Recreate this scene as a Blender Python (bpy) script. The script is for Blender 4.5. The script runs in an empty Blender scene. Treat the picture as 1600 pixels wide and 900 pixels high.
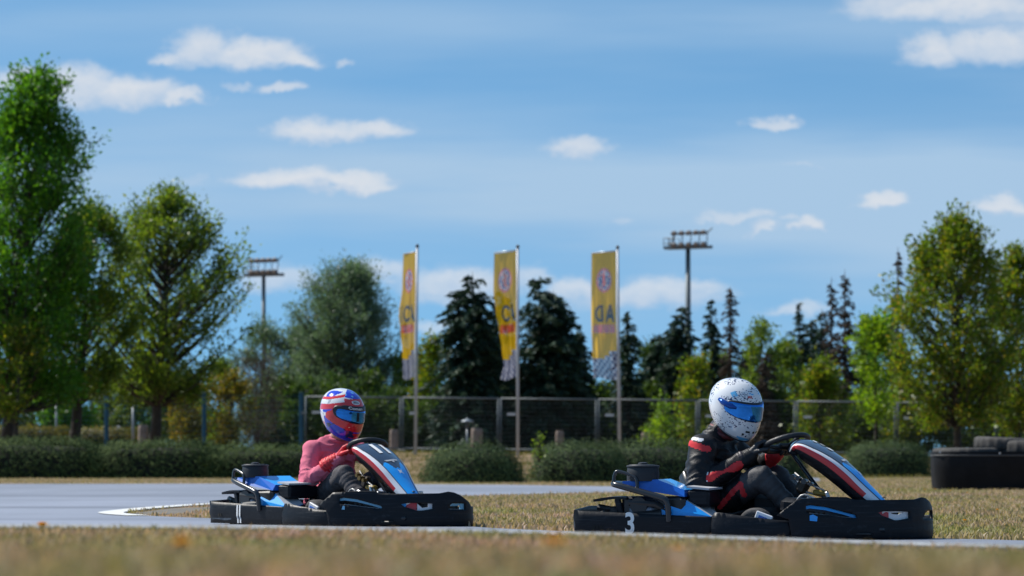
import bpy, bmesh, math, random
import numpy as np
from mathutils import Vector, Matrix, noise, Quaternion
from mathutils.geometry import delaunay_2d_cdt

sc = bpy.context.scene
COL = sc.collection
R = math.radians
F = 6000.0            # focal length in photo pixels (1600 wide)
HC = 0.45             # camera height
YH = 722.0            # horizon row
SUN_DIR = Vector((-0.60, 0.26, 0.76)).normalized()


def px2w(px, py, d):
    return Vector(((px - 800) / F * d, d, HC - (py - YH) / F * d))


def sstep(a, b, x):
    t = min(1, max(0, (x - a) / (b - a)))
    return t * t * (3 - 2 * t)


# ------------------------------------------------------------------ terrain
LINE_D = 12.0


KERB_ROWS = [(-1.6, 829.5), (-.7, 832), (-.2, 836), (.2, 842), (.8, 849.5), (1.32, 858), (1.6, 861.5), (2.2, 867)]


def zline(X):
    X = min(2.2, max(-2.2, X))
    yl = KERB_ROWS[-1][1]
    for (a, b), (c, d) in zip(KERB_ROWS, KERB_ROWS[1:]):
        if X <= c:
            yl = b + (d - b) * max(-1, (X - a) / (c - a))
            break
    return HC - (yl - YH) * LINE_D / F


def terr(X, Y):
    if Y <= LINE_D:
        t = (Y - 4.0) / (LINE_D - 4.0)
        z0 = 0.335
        if t < 0:
            return z0 - 0.06 * min(1, -t * 2)
        return z0 + (zline(X) - z0) * t - .030 * math.sin(math.pi * min(1, t)) ** 1.2
    if Y <= 20.0:
        return zline(X) * (20.0 - Y) / (20.0 - LINE_D)
    z = sstep(110, 133, Y) * (0.74 - 0.0097 * max(-60, min(60, X)))
    return z


# ------------------------------------------------------------------ materials
MATS = {}


def nd(nt, typ, loc=(0, 0), **kw):
    n = nt.nodes.new(typ)
    for k, v in kw.items():
        setattr(n, k, v)
    return n


def principled(name, col, rough=0.5, metal=0.0, spec=0.5, coat=0.0, var=0.0, vscale=8.0, col2=None, bump=0.0,
               bscale=60.0, rvar=0.0):
    if name in MATS:
        return MATS[name]
    m = bpy.data.materials.new(name)
    m.use_nodes = True
    nt = m.node_tree
    b = nt.nodes['Principled BSDF']
    b.inputs['Base Color'].default_value = (*col, 1)
    b.inputs['Roughness'].default_value = rough
    b.inputs['Metallic'].default_value = metal
    b.inputs['Specular IOR Level'].default_value = spec
    b.inputs['Coat Weight'].default_value = coat
    b.inputs['Coat Roughness'].default_value = 0.05
    tc = nd(nt, 'ShaderNodeTexCoord')
    if var > 0 or col2:
        nz = nd(nt, 'ShaderNodeTexNoise')
        nz.inputs['Scale'].default_value = vscale
        nz.inputs['Detail'].default_value = 6
        nz.inputs['Roughness'].default_value = 0.65
        nt.links.new(tc.outputs['Object'], nz.inputs['Vector'])
        cr = nd(nt, 'ShaderNodeValToRGB')
        c2 = col2 or tuple(max(0, c * (1 - var)) for c in col)
        c1 = col if col2 else tuple(min(1, c * (1 + var)) for c in col)
        cr.color_ramp.elements[0].position = 0.32
        cr.color_ramp.elements[1].position = 0.68
        cr.color_ramp.elements[0].color = (*c1, 1)
        cr.color_ramp.elements[1].color = (*c2, 1)
        nt.links.new(nz.outputs['Fac'], cr.inputs['Fac'])
        nt.links.new(cr.outputs['Color'], b.inputs['Base Color'])
        if rvar > 0:
            mr = nd(nt, 'ShaderNodeMapRange')
            mr.inputs['To Min'].default_value = max(0, rough - rvar)
            mr.inputs['To Max'].default_value = min(1, rough + rvar)
            nt.links.new(nz.outputs['Fac'], mr.inputs['Value'])
            nt.links.new(mr.outputs['Result'], b.inputs['Roughness'])
    if bump > 0:
        n2 = nd(nt, 'ShaderNodeTexNoise')
        n2.inputs['Scale'].default_value = bscale
        n2.inputs['Detail'].default_value = 5
        nt.links.new(tc.outputs['Object'], n2.inputs['Vector'])
        bp = nd(nt, 'ShaderNodeBump')
        bp.inputs['Strength'].default_value = bump
        bp.inputs['Distance'].default_value = 0.01
        nt.links.new(n2.outputs['Fac'], bp.inputs['Height'])
        nt.links.new(bp.outputs['Normal'], b.inputs['Normal'])
    MATS[name] = m
    return m


def scuffed(name, col, sc_col, rough=.45, spec=.25, amount=.62):
    """black moulded plastic with rubbed, greyed streaks along the side"""
    if name in MATS:
        return MATS[name]
    m = principled(name, col, rough, spec=spec, bump=.22, bscale=24)
    nt = m.node_tree
    b = nt.nodes['Principled BSDF']
    tc = nd(nt, 'ShaderNodeTexCoord')
    facs = []
    for sx, sz, lo in ((2.5, 55, amount), (9, 12, amount + .03)):
        mp = nd(nt, 'ShaderNodeMapping')
        mp.inputs['Scale'].default_value = (sx, sx, sz)
        nt.links.new(tc.outputs['Object'], mp.inputs[0])
        nz = nd(nt, 'ShaderNodeTexNoise')
        nz.inputs['Scale'].default_value = 1.6
        nz.inputs['Detail'].default_value = 8
        nz.inputs['Roughness'].default_value = .7
        nt.links.new(mp.outputs[0], nz.inputs['Vector'])
        mr = nd(nt, 'ShaderNodeMapRange')
        mr.inputs['From Min'].default_value = lo - .07
        mr.inputs['From Max'].default_value = lo + .09
        nt.links.new(nz.outputs['Fac'], mr.inputs['Value'])
        facs.append(mr.outputs[0])
    mx = nd(nt, 'ShaderNodeMath', operation='MAXIMUM')
    nt.links.new(facs[0], mx.inputs[0])
    nt.links.new(facs[1], mx.inputs[1])
    c = nd(nt, 'ShaderNodeMix', data_type='RGBA')
    c.inputs[6].default_value = (*col, 1)
    c.inputs[7].default_value = (*sc_col, 1)
    nt.links.new(mx.outputs[0], c.inputs[0])
    nt.links.new(c.outputs[2], b.inputs['Base Color'])
    r = nd(nt, 'ShaderNodeMapRange')
    r.inputs['To Min'].default_value = rough
    r.inputs['To Max'].default_value = rough + .25
    nt.links.new(mx.outputs[0], r.inputs['Value'])
    nt.links.new(r.outputs[0], b.inputs['Roughness'])
    return m


def leafmat(name, cols, trans=0.4, tcol=None, rough=0.55, spec=0.3, patch=None):
    """cols: list of colours picked at random for each leaf"""
    if name in MATS:
        return MATS[name]
    m = bpy.data.materials.new(name)
    m.use_nodes = True
    nt = m.node_tree
    b = nt.nodes['Principled BSDF']
    out = nt.nodes['Material Output']
    g = nd(nt, 'ShaderNodeNewGeometry')
    cr = nd(nt, 'ShaderNodeValToRGB')
    cr.color_ramp.interpolation = 'LINEAR'
    el = cr.color_ramp.elements
    el[0].position = 0
    el[0].color = (*cols[0], 1)
    el[1].position = 1
    el[1].color = (*cols[-1], 1)
    for i in range(1, len(cols) - 1):
        e = el.new(i / (len(cols) - 1))
        e.color = (*cols[i], 1)
    nt.links.new(g.outputs['Random Per Island'], cr.inputs['Fac'])
    colout = cr.outputs['Color']
    if patch:
        tc = nd(nt, 'ShaderNodeTexCoord')
        mp = nd(nt, 'ShaderNodeMapping')
        mp.inputs['Scale'].default_value = (1, .45, 1)
        nt.links.new(tc.outputs['Object'], mp.inputs[0])
        nz = nd(nt, 'ShaderNodeTexNoise')
        nz.inputs['Scale'].default_value = patch[0]
        nz.inputs['Detail'].default_value = 3
        nt.links.new(mp.outputs[0], nz.inputs['Vector'])
        pr = nd(nt, 'ShaderNodeValToRGB')
        e_ = pr.color_ramp.elements
        e_[0].position = .36
        e_[0].color = (*patch[1], 1)
        e_[1].position = .66
        e_[1].color = (*patch[2], 1)
        nt.links.new(nz.outputs['Fac'], pr.inputs['Fac'])
        px = nd(nt, 'ShaderNodeMix', data_type='RGBA', blend_type='MULTIPLY')
        px.inputs[0].default_value = 1
        nt.links.new(cr.outputs['Color'], px.inputs[6])
        nt.links.new(pr.outputs[0], px.inputs[7])
        colout = px.outputs[2]
    nt.links.new(colout, b.inputs['Base Color'])
    b.inputs['Roughness'].default_value = rough
    b.inputs['Specular IOR Level'].default_value = spec
    if trans > 0:
        t = nd(nt, 'ShaderNodeBsdfTranslucent')
        mx = nd(nt, 'ShaderNodeMix', data_type='RGBA', blend_type='MULTIPLY')
        mx.inputs[0].default_value = 1.0
        nt.links.new(colout, mx.inputs[6])
        mx.inputs[7].default_value = (*(tcol or (1.6, 1.5, 0.6)), 1)
        nt.links.new(mx.outputs[2], t.inputs['Color'])
        ms = nd(nt, 'ShaderNodeMixShader')
        ms.inputs[0].default_value = trans
        nt.links.new(b.outputs[0], ms.inputs[1])
        nt.links.new(t.outputs[0], ms.inputs[2])
        nt.links.new(ms.outputs[0], out.inputs['Surface'])
    MATS[name] = m
    return m


# ------------------------------------------------------------------ object helpers
def tag(o, label=None, cat=None, group=None, kind=None):
    if label:
        o['label'] = label
    if cat:
        o['category'] = cat
    if group:
        o['group'] = group
    if kind:
        o['kind'] = kind
    return o


def empty(name, loc=(0, 0, 0), rz=0.0):
    o = bpy.data.objects.new(name, None)
    o.empty_display_size = 0.2
    COL.objects.link(o)
    o.location = loc
    o.rotation_euler = (0, 0, rz)
    return o


def copy_tree(o, parent=None):
    c = o.copy()
    COL.objects.link(c)
    if parent:
        c.parent = parent
    for ch in list(o.children):
        copy_tree(ch, c)
    return c


def mesh_np(name, V, Fq, mats, parent=None, smooth=False, midx=None):
    """fast mesh from numpy vertex array and an (n,k) face array"""
    me = bpy.data.meshes.new(name)
    V = np.asarray(V, dtype=np.float32)
    Fq = np.asarray(Fq, dtype=np.int32)
    n, k = Fq.shape
    me.vertices.add(len(V))
    me.vertices.foreach_set('co', V.ravel())
    me.loops.add(n * k)
    me.loops.foreach_set('vertex_index', Fq.ravel())
    me.polygons.add(n)
    me.polygons.foreach_set('loop_start', np.arange(0, n * k, k, dtype=np.int32))
    me.polygons.foreach_set('loop_total', np.full(n, k, dtype=np.int32))
    if smooth:
        me.polygons.foreach_set('use_smooth', np.ones(n, dtype=bool))
    for m in (mats if isinstance(mats, (list, tuple)) else [mats]):
        me.materials.append(m)
    if midx is not None:
        me.polygons.foreach_set('material_index', np.asarray(midx, dtype=np.int32))
    me.update(calc_edges=True)
    me.validate()
    o = bpy.data.objects.new(name, me)
    COL.objects.link(o)
    if parent:
        o.parent = parent
    return o


class MB:
    def __init__(s):
        s.v = []
        s.f = []
        s.m = []

    def add(s, verts, faces, mi=0):
        b = len(s.v)
        s.v.extend([tuple(v) for v in verts])
        for f in faces:
            s.f.append(tuple(i + b for i in f))
            s.m.append(mi)

    def box(s, c, size, rot=None, mi=0, taper=1.0, bev=0.0):
        hx, hy, hz = size[0] / 2, size[1] / 2, size[2] / 2
        M = rot or Matrix.Identity(3)
        c = Vector(c)
        if bev <= 0:
            vs = []
            for z, t in ((-hz, 1.0), (hz, taper)):
                for x, y in ((-hx, -hy), (hx, -hy), (hx, hy), (-hx, hy)):
                    vs.append(c + M @ Vector((x * t, y * t, z)))
            s.add(vs, [(0, 3, 2, 1), (4, 5, 6, 7), (0, 1, 5, 4), (1, 2, 6, 5), (2, 3, 7, 6), (3, 0, 4, 7)], mi)
            return
        b = bev
        rings = [(-hz, b), (-hz + b, 0), (hz - b, 0), (hz, b)]
        vs = []
        for k, (z, i) in enumerate(rings):
            t = 1.0 if k < 2 else taper
            X, Y = hx * t - i, hy * t - i
            for x, y in ((-X + b, -Y), (X - b, -Y), (X, -Y + b), (X, Y - b), (X - b, Y), (-X + b, Y), (-X, Y - b), (-X, -Y + b)):
                vs.append(c + M @ Vector((x, y, z)))
        fs = [tuple(range(7, -1, -1)), tuple(range(24, 32))]
        for k in range(3):
            for j in range(8):
                fs.append((k * 8 + j, k * 8 + (j + 1) % 8, k * 8 + 8 + (j + 1) % 8, k * 8 + 8 + j))
        s.add(vs, fs, mi)

    def tube(s, pts, rad, seg=8, mi=0, caps=True, closed=False):
        pts = [Vector(p) for p in pts]
        n = len(pts)
        if not hasattr(rad, '__len__'):
            rad = [rad] * n
        up = None
        base = len(s.v)
        for i, p in enumerate(pts):
            if closed:
                t = (pts[(i + 1) % n] - pts[i - 1])
            else:
                t = (pts[min(i + 1, n - 1)] - pts[max(i - 1, 0)])
            t.normalize()
            if up is None:
                up = t.orthogonal().normalized()
            up = (up - t * up.dot(t))
            if up.length < 1e-6:
                up = t.orthogonal()
            up.normalize()
            w = t.cross(up)
            for j in range(seg):
                a = 2 * math.pi * j / seg
                s.v.append(tuple(p + (up * math.cos(a) + w * math.sin(a)) * rad[i]))
        for i in range(n if closed else n - 1):
            a0 = base + i * seg
            a1 = base + ((i + 1) % n) * seg
            for j in range(seg):
                s.f.append((a0 + j, a0 + (j + 1) % seg, a1 + (j + 1) % seg, a1 + j))
                s.m.append(mi)
        if caps and not closed:
            s.f.append(tuple(base + j for j in range(seg - 1, -1, -1)))
            s.f.append(tuple(base + (n - 1) * seg + j for j in range(seg)))
            s.m += [mi, mi]

    def lathe(s, prof, c=(0, 0, 0), axis='z', seg=24, mi=0):
        """prof: list of (r, h)"""
        base = len(s.v)
        c = Vector(c)
        for r, h in prof:
            for j in range(seg):
                a = 2 * math.pi * j / seg
                x, y = r * math.cos(a), r * math.sin(a)
                p = (x, y, h) if axis == 'z' else ((x, h, y) if axis == 'y' else (h, x, y))
                s.v.append(tuple(c + Vector(p)))
        for i in range(len(prof) - 1):
            for j in range(seg):
                q = (base + i * seg + j, base + i * seg + (j + 1) % seg, base + (i + 1) * seg + (j + 1) % seg, base + (i + 1) * seg + j)
                s.f.append(q)
                s.m.append(mi)
        for k, i in ((0, 0), (1, len(prof) - 1)):
            if prof[i][0] > 1e-6:
                s.f.append(tuple(base + i * seg + j for j in range(seg)))
                s.m.append(mi)

    def loft(s, rings, mi=0, closed=True, caps=True, mfun=None):
        base = len(s.v)
        k = len(rings[0])
        for r in rings:
            s.v.extend([tuple(p) for p in r])
        for i in range(len(rings) - 1):
            for j in range(k if closed else k - 1):
                s.f.append((base + i * k + j, base + i * k + (j + 1) % k, base + (i + 1) * k + (j + 1) % k, base + (i + 1) * k + j))
                s.m.append(mfun(i, j) if mfun else mi)
        if caps and closed:
            s.f.append(tuple(base + j for j in range(k - 1, -1, -1)))
            s.f.append(tuple(base + (len(rings) - 1) * k + j for j in range(k)))
            s.m += [mi, mi]

    def build(s, name, mats, parent=None, smooth=False, fixn=True, angle=None):
        me = bpy.data.meshes.new(name)
        me.from_pydata(s.v, [], s.f)
        for m in (mats if isinstance(mats, (list, tuple)) else [mats]):
            me.materials.append(m)
        me.polygons.foreach_set('material_index', s.m)
        if fixn:
            bm = bmesh.new()
            bm.from_mesh(me)
            bmesh.ops.recalc_face_normals(bm, faces=bm.faces)
            bm.to_mesh(me)
            bm.free()
        if smooth:
            me.polygons.foreach_set('use_smooth', [True] * len(me.polygons))
            if angle:
                me.set_sharp_from_angle(angle=R(angle))
        me.update()
        o = bpy.data.objects.new(name, me)
        COL.objects.link(o)
        if parent:
            o.parent = parent
        return o


def pip(x, y, poly):
    c = False
    n = len(poly)
    j = n - 1
    for i in range(n):
        xi, yi = poly[i]
        xj, yj = poly[j]
        if (yi > y) != (yj > y) and x < (xj - xi) * (y - yi) / (yj - yi) + xi:
            c = not c
        j = i
    return c


def densify(poly, step):
    out = []
    n = len(poly)
    for i in range(n):
        a = Vector(poly[i])
        b = Vector(poly[(i + 1) % n])
        k = max(1, int((b - a).length / step))
        for t in range(k):
            p = a.lerp(b, t / k)
            out.append((p.x, p.y))
    return out


def plate2d(outline, holes=(), step=0.05, dens=None):
    """constrained triangulation of a polygon with holes -> (verts2d, tris)"""
    V, E = [], []
    loops = [densify(outline, dens or step)] + [densify(h, dens or step) for h in holes]
    for lp in loops:
        b = len(V)
        V += [Vector(p) for p in lp]
        E += [(b + i, b + (i + 1) % len(lp)) for i in range(len(lp))]
    xs = [p[0] for p in outline]
    ys = [p[1] for p in outline]
    nx = int((max(xs) - min(xs)) / step) + 1
    ny = int((max(ys) - min(ys)) / step) + 1
    for i in range(nx + 1):
        for j in range(ny + 1):
            x = min(xs) + (i + 0.5 * (j % 2)) * step + 1e-4
            y = min(ys) + j * step + 1.3e-4
            if pip(x, y, outline) and not any(pip(x, y, h) for h in holes):
                V.append(Vector((x, y)))
    v2, e2, f2, *_ = delaunay_2d_cdt(V, E, [], 0, 1e-6)
    fs = []
    for f in f2:
        cx = sum(v2[i].x for i in f) / len(f)
        cy = sum(v2[i].y for i in f) / len(f)
        if pip(cx, cy, loops[0]) and not any(pip(cx, cy, h) for h in loops[1:]):
            fs.append(tuple(f))
    return [(v.x, v.y) for v in v2], fs


def plate(name, outline, fn, mats, holes=(), step=0.05, thick=0.0, parent=None, smooth=True, dens=None, mi=None):
    v2, fs = plate2d(outline, holes, step, dens)
    me = bpy.data.meshes.new(name)
    me.from_pydata([tuple(fn(*p)) for p in v2], [], fs)
    for m in (mats if isinstance(mats, (list, tuple)) else [mats]):
        me.materials.append(m)
    if smooth:
        me.polygons.foreach_set('use_smooth', [True] * len(me.polygons))
    o = bpy.data.objects.new(name, me)
    COL.objects.link(o)
    if parent:
        o.parent = parent
    if thick:
        md = o.modifiers.new('thickness', 'SOLIDIFY')
        md.thickness = thick
        md.offset = 0
        if smooth:
            me.set_sharp_from_angle(angle=R(35))
    return o


def text2d(body, size=1.0, bold=0.0, shear=0.0):
    cu = bpy.data.curves.new('lettering', 'FONT')
    cu.body = body
    cu.size = size
    cu.offset = bold
    cu.shear = shear
    cu.align_x = 'CENTER'
    cu.align_y = 'CENTER'
    cu.resolution_u = 4
    ob = bpy.data.objects.new('lettering', cu)
    COL.objects.link(ob)
    dg = bpy.context.evaluated_depsgraph_get()
    dg.update()
    me = bpy.data.meshes.new_from_object(ob.evaluated_get(dg))
    bpy.data.objects.remove(ob)
    bpy.data.curves.remove(cu)
    bm = bmesh.new()
    bm.from_mesh(me)
    bmesh.ops.remove_doubles(bm, verts=bm.verts, dist=1e-5)
    for _ in range(3):
        le = [e for e in bm.edges if e.calc_length() > size * 0.16]
        if not le:
            break
        bmesh.ops.subdivide_edges(bm, edges=le, cuts=1)
        bmesh.ops.triangulate(bm, faces=bm.faces)
    vs = [(v.co.x, v.co.y) for v in bm.verts]
    bm.verts.index_update()
    fs = [tuple(v.index for v in f.verts) for f in bm.faces]
    bm.free()
    bpy.data.meshes.remove(me)
    return vs, fs


def decal(name, vf, fn, mat, parent):
    vs, fs = vf
    me = bpy.data.meshes.new(name)
    me.from_pydata([tuple(fn(*p)) for p in vs], [], fs)
    me.materials.append(mat)
    o = bpy.data.objects.new(name, me)
    COL.objects.link(o)
    o.parent = parent
    return o
# ------------------------------------------------------------------ world, sun, camera
def build_world():
    w = bpy.data.worlds.new("World")
    sc.world = w
    w.use_nodes = True
    nt = w.node_tree
    L = nt.links.new
    bg = nt.nodes['Background']
    tc = nd(nt, 'ShaderNodeTexCoord')
    sep = nd(nt, 'ShaderNodeSeparateXYZ')
    L(tc.outputs['Generated'], sep.inputs[0])

    def math_(op, a, b=None, c=None, clamp=False):
        n = nd(nt, 'ShaderNodeMath', operation=op)
        n.use_clamp = clamp
        for i, x in enumerate((a, b, c)):
            if x is None:
                continue
            if isinstance(x, (int, float)):
                n.inputs[i].default_value = x
            else:
                L(x, n.inputs[i])
        return n.outputs[0]
    # the low band of sky behind the trees looks like the clear blue a little higher up
    z2 = math_('MULTIPLY_ADD', math_('MAXIMUM', sep.outputs[2], 0.0), 2.2, 0.16)
    cmb = nd(nt, 'ShaderNodeCombineXYZ')
    L(sep.outputs[0], cmb.inputs[0])
    L(sep.outputs[1], cmb.inputs[1])
    L(z2, cmb.inputs[2])
    nrm = nd(nt, 'ShaderNodeVectorMath', operation='NORMALIZE')
    L(cmb.outputs[0], nrm.inputs[0])
    sky = nd(nt, 'ShaderNodeTexSky', sky_type='NISHITA')
    sky.sun_disc = False
    sky.sun_elevation = math.asin(SUN_DIR.z)
    sky.sun_rotation = math.atan2(SUN_DIR.x, SUN_DIR.y)
    sky.altitude = 200
    sky.air_density = 1.0
    sky.dust_density = 0.35
    sky.ozone_density = 2.5
    L(nrm.outputs[0], sky.inputs[0])
    ysafe = math_('MAXIMUM', sep.outputs[1], 0.05)
    u = math_('DIVIDE', math_('MULTIPLY', sep.outputs[0], 6.0), ysafe)
    v = math_('DIVIDE', math_('MULTIPLY', sep.outputs[2], 6.0), ysafe)
    pc = nd(nt, 'ShaderNodeCombineXYZ')
    L(u, pc.inputs[0])
    L(v, pc.inputs[1])

    def noise_(scale, det, sx=1.0, sy=1.0, off=0.0, rough=0.6):
        mp = nd(nt, 'ShaderNodeMapping')
        mp.inputs['Scale'].default_value = (sx, sy, 1)
        mp.inputs['Location'].default_value = (off, off * 0.7, 0)
        L(pc.outputs[0], mp.inputs['Vector'])
        n = nd(nt, 'ShaderNodeTexNoise')
        n.inputs['Scale'].default_value = scale
        n.inputs['Detail'].default_value = det
        n.inputs['Roughness'].default_value = rough
        L(mp.outputs[0], n.inputs['Vector'])
        return n
    wn = noise_(13.0, 6, 1, 1.5, 3.1, 0.62)
    ws = nd(nt, 'ShaderNodeSeparateColor')
    L(wn.outputs['Color'], ws.inputs[0])
    wu = math_('ADD', u, math_('MULTIPLY', math_('SUBTRACT', ws.outputs[0], 0.5), 0.12))
    wv = math_('ADD', v, math_('MULTIPLY', math_('SUBTRACT', ws.outputs[1], 0.5), 0.06))
    # cloud group
    g = bpy.data.node_groups.new('cloud_puff', 'ShaderNodeTree')
    for nm in ('x', 'y', 'cx', 'cy', 'rx', 'ry', 'amp', 'prev'):
        g.interface.new_socket(nm, in_out='INPUT', socket_type='NodeSocketFloat')
    g.interface.new_socket('out', in_out='OUTPUT', socket_type='NodeSocketFloat')
    gi = g.nodes.new('NodeGroupInput')
    go = g.nodes.new('NodeGroupOutput')

    def gm(op, a, b=None, clamp=False):
        n = g.nodes.new('ShaderNodeMath')
        n.operation = op
        n.use_clamp = clamp
        for i, x in enumerate((a, b)):
            if x is None:
                continue
            if isinstance(x, (int, float)):
                n.inputs[i].default_value = x
            else:
                g.links.new(x, n.inputs[i])
        return n.outputs[0]
    dx = gm('DIVIDE', gm('SUBTRACT', gi.outputs['x'], gi.outputs['cx']), gi.outputs['rx'])
    dy = gm('DIVIDE', gm('SUBTRACT', gi.outputs['y'], gi.outputs['cy']), gi.outputs['ry'])
    dyl = gm('MULTIPLY', gm('MINIMUM', dy, 0.0), -1.9)
    dyh = gm('MAXIMUM', dy, 0.0)
    dd = gm('ADD', gm('MULTIPLY', dx, dx), gm('POWER', gm('ADD', dyl, dyh), 2.0))
    mr = g.nodes.new('ShaderNodeMapRange')
    mr.interpolation_type = 'SMOOTHSTEP'
    mr.inputs['From Min'].default_value = 1.6
    mr.inputs['From Max'].default_value = -0.05
    g.links.new(dd, mr.inputs['Value'])
    o = gm('MAXIMUM', gm('MULTIPLY', mr.outputs[0], gi.outputs['amp']), gi.outputs['prev'])
    g.links.new(o, go.inputs[0])
    clouds = [(322, 88, 62, 42, 1), (385, 95, 110, 32, 1), (450, 98, 55, 22, 1), (270, 92, 40, 14, .8), (543, 101, 14, 9, .6),
              (115, 145, 100, 42, 1), (190, 148, 90, 34, 1), (275, 155, 50, 18, .9), (40, 130, 60, 22, .8),
              (368, 138, 24, 10, .45), (438, 143, 42, 11, .75),
              (500, 210, 80, 25, .95), (580, 206, 55, 20, .9), (460, 212, 40, 12, .5),
              (450, 285, 85, 24, 1), (540, 292, 85, 20, .95), (310, 287, 30, 8, .25),
              (908, 235, 50, 22, .8), (860, 232, 22, 10, .3), (1212, 195, 38, 14, .75),
              (1490, 18, 170, 34, 1), (1380, 12, 60, 30, .8), (1580, 30, 80, 30, .8),
              (1470, 88, 62, 38, 1), (1560, 80, 110, 42, 1), (1640, 70, 90, 45, .9),
              (1382, 317, 50, 17, .9), (1568, 325, 55, 20, .85),
              (1150, 342, 50, 12, .55), (1192, 360, 32, 13, .7), (1264, 355, 32, 15, .85), (1225, 345, 18, 7, .5),
              (430, 446, 70, 34, .75), (590, 432, 55, 26, .75), (715, 450, 110, 36, .85), (820, 440, 60, 22, .6), (900, 458, 50, 26, .8),
              (1010, 468, 130, 34, .85), (680, 508, 50, 15, .6), (1240, 488, 60, 14, .6), (975, 352, 14, 7, .35),
              (1264, 257, 20, 6, .3), (1235, 255, 14, 5, .2), (1080, 460, 60, 24, .7)]
    chains = []
    for off_ in (0.0, 0.016):
      prev = None
      wvo = math_('ADD', wv, off_)
      for (cx, cy, rx, ry, amp) in clouds:
        n = nd(nt, 'ShaderNodeGroup')
        n.node_tree = g
        L(wu, n.inputs['x'])
        L(wvo, n.inputs['y'])
        n.inputs['cx'].default_value = (cx - 800) / 1000
        n.inputs['cy'].default_value = (YH - cy) / 1000
        n.inputs['rx'].default_value = rx / 1000
        n.inputs['ry'].default_value = ry / 1000
        n.inputs['amp'].default_value = amp
        if prev:
            L(prev, n.inputs['prev'])
        prev = n.outputs[0]
      chains.append(prev)
    prev = chains[0]
    fine = noise_(45, 6, 1, 1.4, 7.7, 0.65)
    fm = math_('MULTIPLY_ADD', fine.outputs['Fac'], 0.55, 0.72, clamp=True)
    cm = math_('MULTIPLY', math_('MULTIPLY', prev, fm, clamp=True), 0.93)
    # thin high veil
    vn = noise_(2.1, 4, 0.4, 3.0, 1.3, 0.5)
    vr = nd(nt, 'ShaderNodeMapRange')
    vr.interpolation_type = 'SMOOTHSTEP'
    vr.inputs['From Min'].default_value = 0.33
    vr.inputs['From Max'].default_value = 0.68
    vr.inputs['To Max'].default_value = 0.8
    L(vn.outputs['Fac'], vr.inputs['Value'])
    def bump_(c_, w_):
        q_ = math_('DIVIDE', math_('SUBTRACT', v, c_), w_)
        return math_('POWER', 2.718, math_('MULTIPLY', math_('MULTIPLY', q_, q_), -1.0))
    side_ = math_('MULTIPLY_ADD', u, 0.22, 0.78, clamp=True)
    bands = math_('ADD', math_('MULTIPLY', math_('MULTIPLY', bump_(0.44, 0.13), side_), 0.85), math_('ADD', math_('MULTIPLY', bump_(0.69, 0.05), 0.28), math_('MULTIPLY', bump_(0.27, 0.10), 0.38)))
    veil = math_('MULTIPLY', math_('ADD', bands, 0.26), math_('MULTIPLY_ADD', vr.outputs[0], 0.9, 0.45), clamp=True)
    mx0 = nd(nt, 'ShaderNodeMix', data_type='RGBA')
    tint = nd(nt, 'ShaderNodeMix', data_type='RGBA', blend_type='MULTIPLY')
    tint.inputs[0].default_value = 1
    L(sky.outputs[0], tint.inputs[6])
    tint.inputs[7].default_value = SKY_TINT
    L(tint.outputs[2], mx0.inputs[6])
    mx0.inputs[7].default_value = VEIL_COL
    L(veil, mx0.inputs[0])
    mx1 = nd(nt, 'ShaderNodeMix', data_type='RGBA')
    L(mx0.outputs[2], mx1.inputs[6])
    # lit tops and greyer bases
    cn = noise_(20, 4, 1, 1.6, 5.2)
    cc = nd(nt, 'ShaderNodeMix', data_type='RGBA')
    cf = nd(nt, 'ShaderNodeMapRange')
    cf.inputs['From Min'].default_value = 0.05
    cf.inputs['From Max'].default_value = 0.6
    lit = math_('SUBTRACT', chains[0], math_('MULTIPLY', chains[1], 0.75))
    L(math_('ADD', lit, math_('MULTIPLY', math_('SUBTRACT', cn.outputs['Fac'], 0.5), 0.7)), cf.inputs['Value'])
    L(cf.outputs[0], cc.inputs[0])
    cc.inputs[6].default_value = CLOUD_LO
    cc.inputs[7].default_value = CLOUD_HI
    L(cc.outputs[2], mx1.inputs[7])
    L(cm, mx1.inputs[0])
    L(mx1.outputs[2], bg.inputs['Color'])
    bg.inputs['Strength'].default_value = SKY_STRENGTH

    sd = bpy.data.lights.new('sun', 'SUN')
    sd.energy = SUN_STRENGTH
    sd.angle = R(0.5)
    sd.color = (1.0, 0.955, 0.88)
    so = bpy.data.objects.new('sun', sd)
    COL.objects.link(so)
    so.location = (-30, 40, 60)
    so.rotation_euler = SUN_DIR.to_track_quat('Z', 'Y').to_euler()

    cam = bpy.data.cameras.new('camera')
    cam.sensor_width = 36
    cam.lens = 36 * F / 1600
    cam.shift_y = (YH - 450) / 1600
    cam.clip_end = 5000
    cam.clip_start = 0.1
    cam.dof.use_dof = True
    cam.dof.focus_distance = 23.0
    cam.dof.aperture_fstop = 5.6
    co = bpy.data.objects.new('camera', cam)
    COL.objects.link(co)
    co.location = (0, 0, HC)
    co.rotation_euler = (R(90), 0, 0)
    sc.camera = co
    vs = sc.view_settings
    vs.view_transform = 'Standard'
    vs.look = 'None'
    vs.gamma = 1
    vs.exposure = EXPOSURE
    sc.cycles.use_denoising = True
    sc.cycles.max_bounces = 8
    sc.cycles.transparent_max_bounces = 12
    sc.cycles.sample_clamp_indirect = 8


SKY_TINT = (.43, .79, .87, 1)
VEIL_COL = (2.40, 3.5, 4.75, 1)
CLOUD_LO = (3.1, 3.8, 4.75, 1)
CLOUD_HI = (4.5, 4.7, 5.0, 1)
SKY_STRENGTH = 0.1
SUN_STRENGTH = 4.0
EXPOSURE = 0.7


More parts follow.
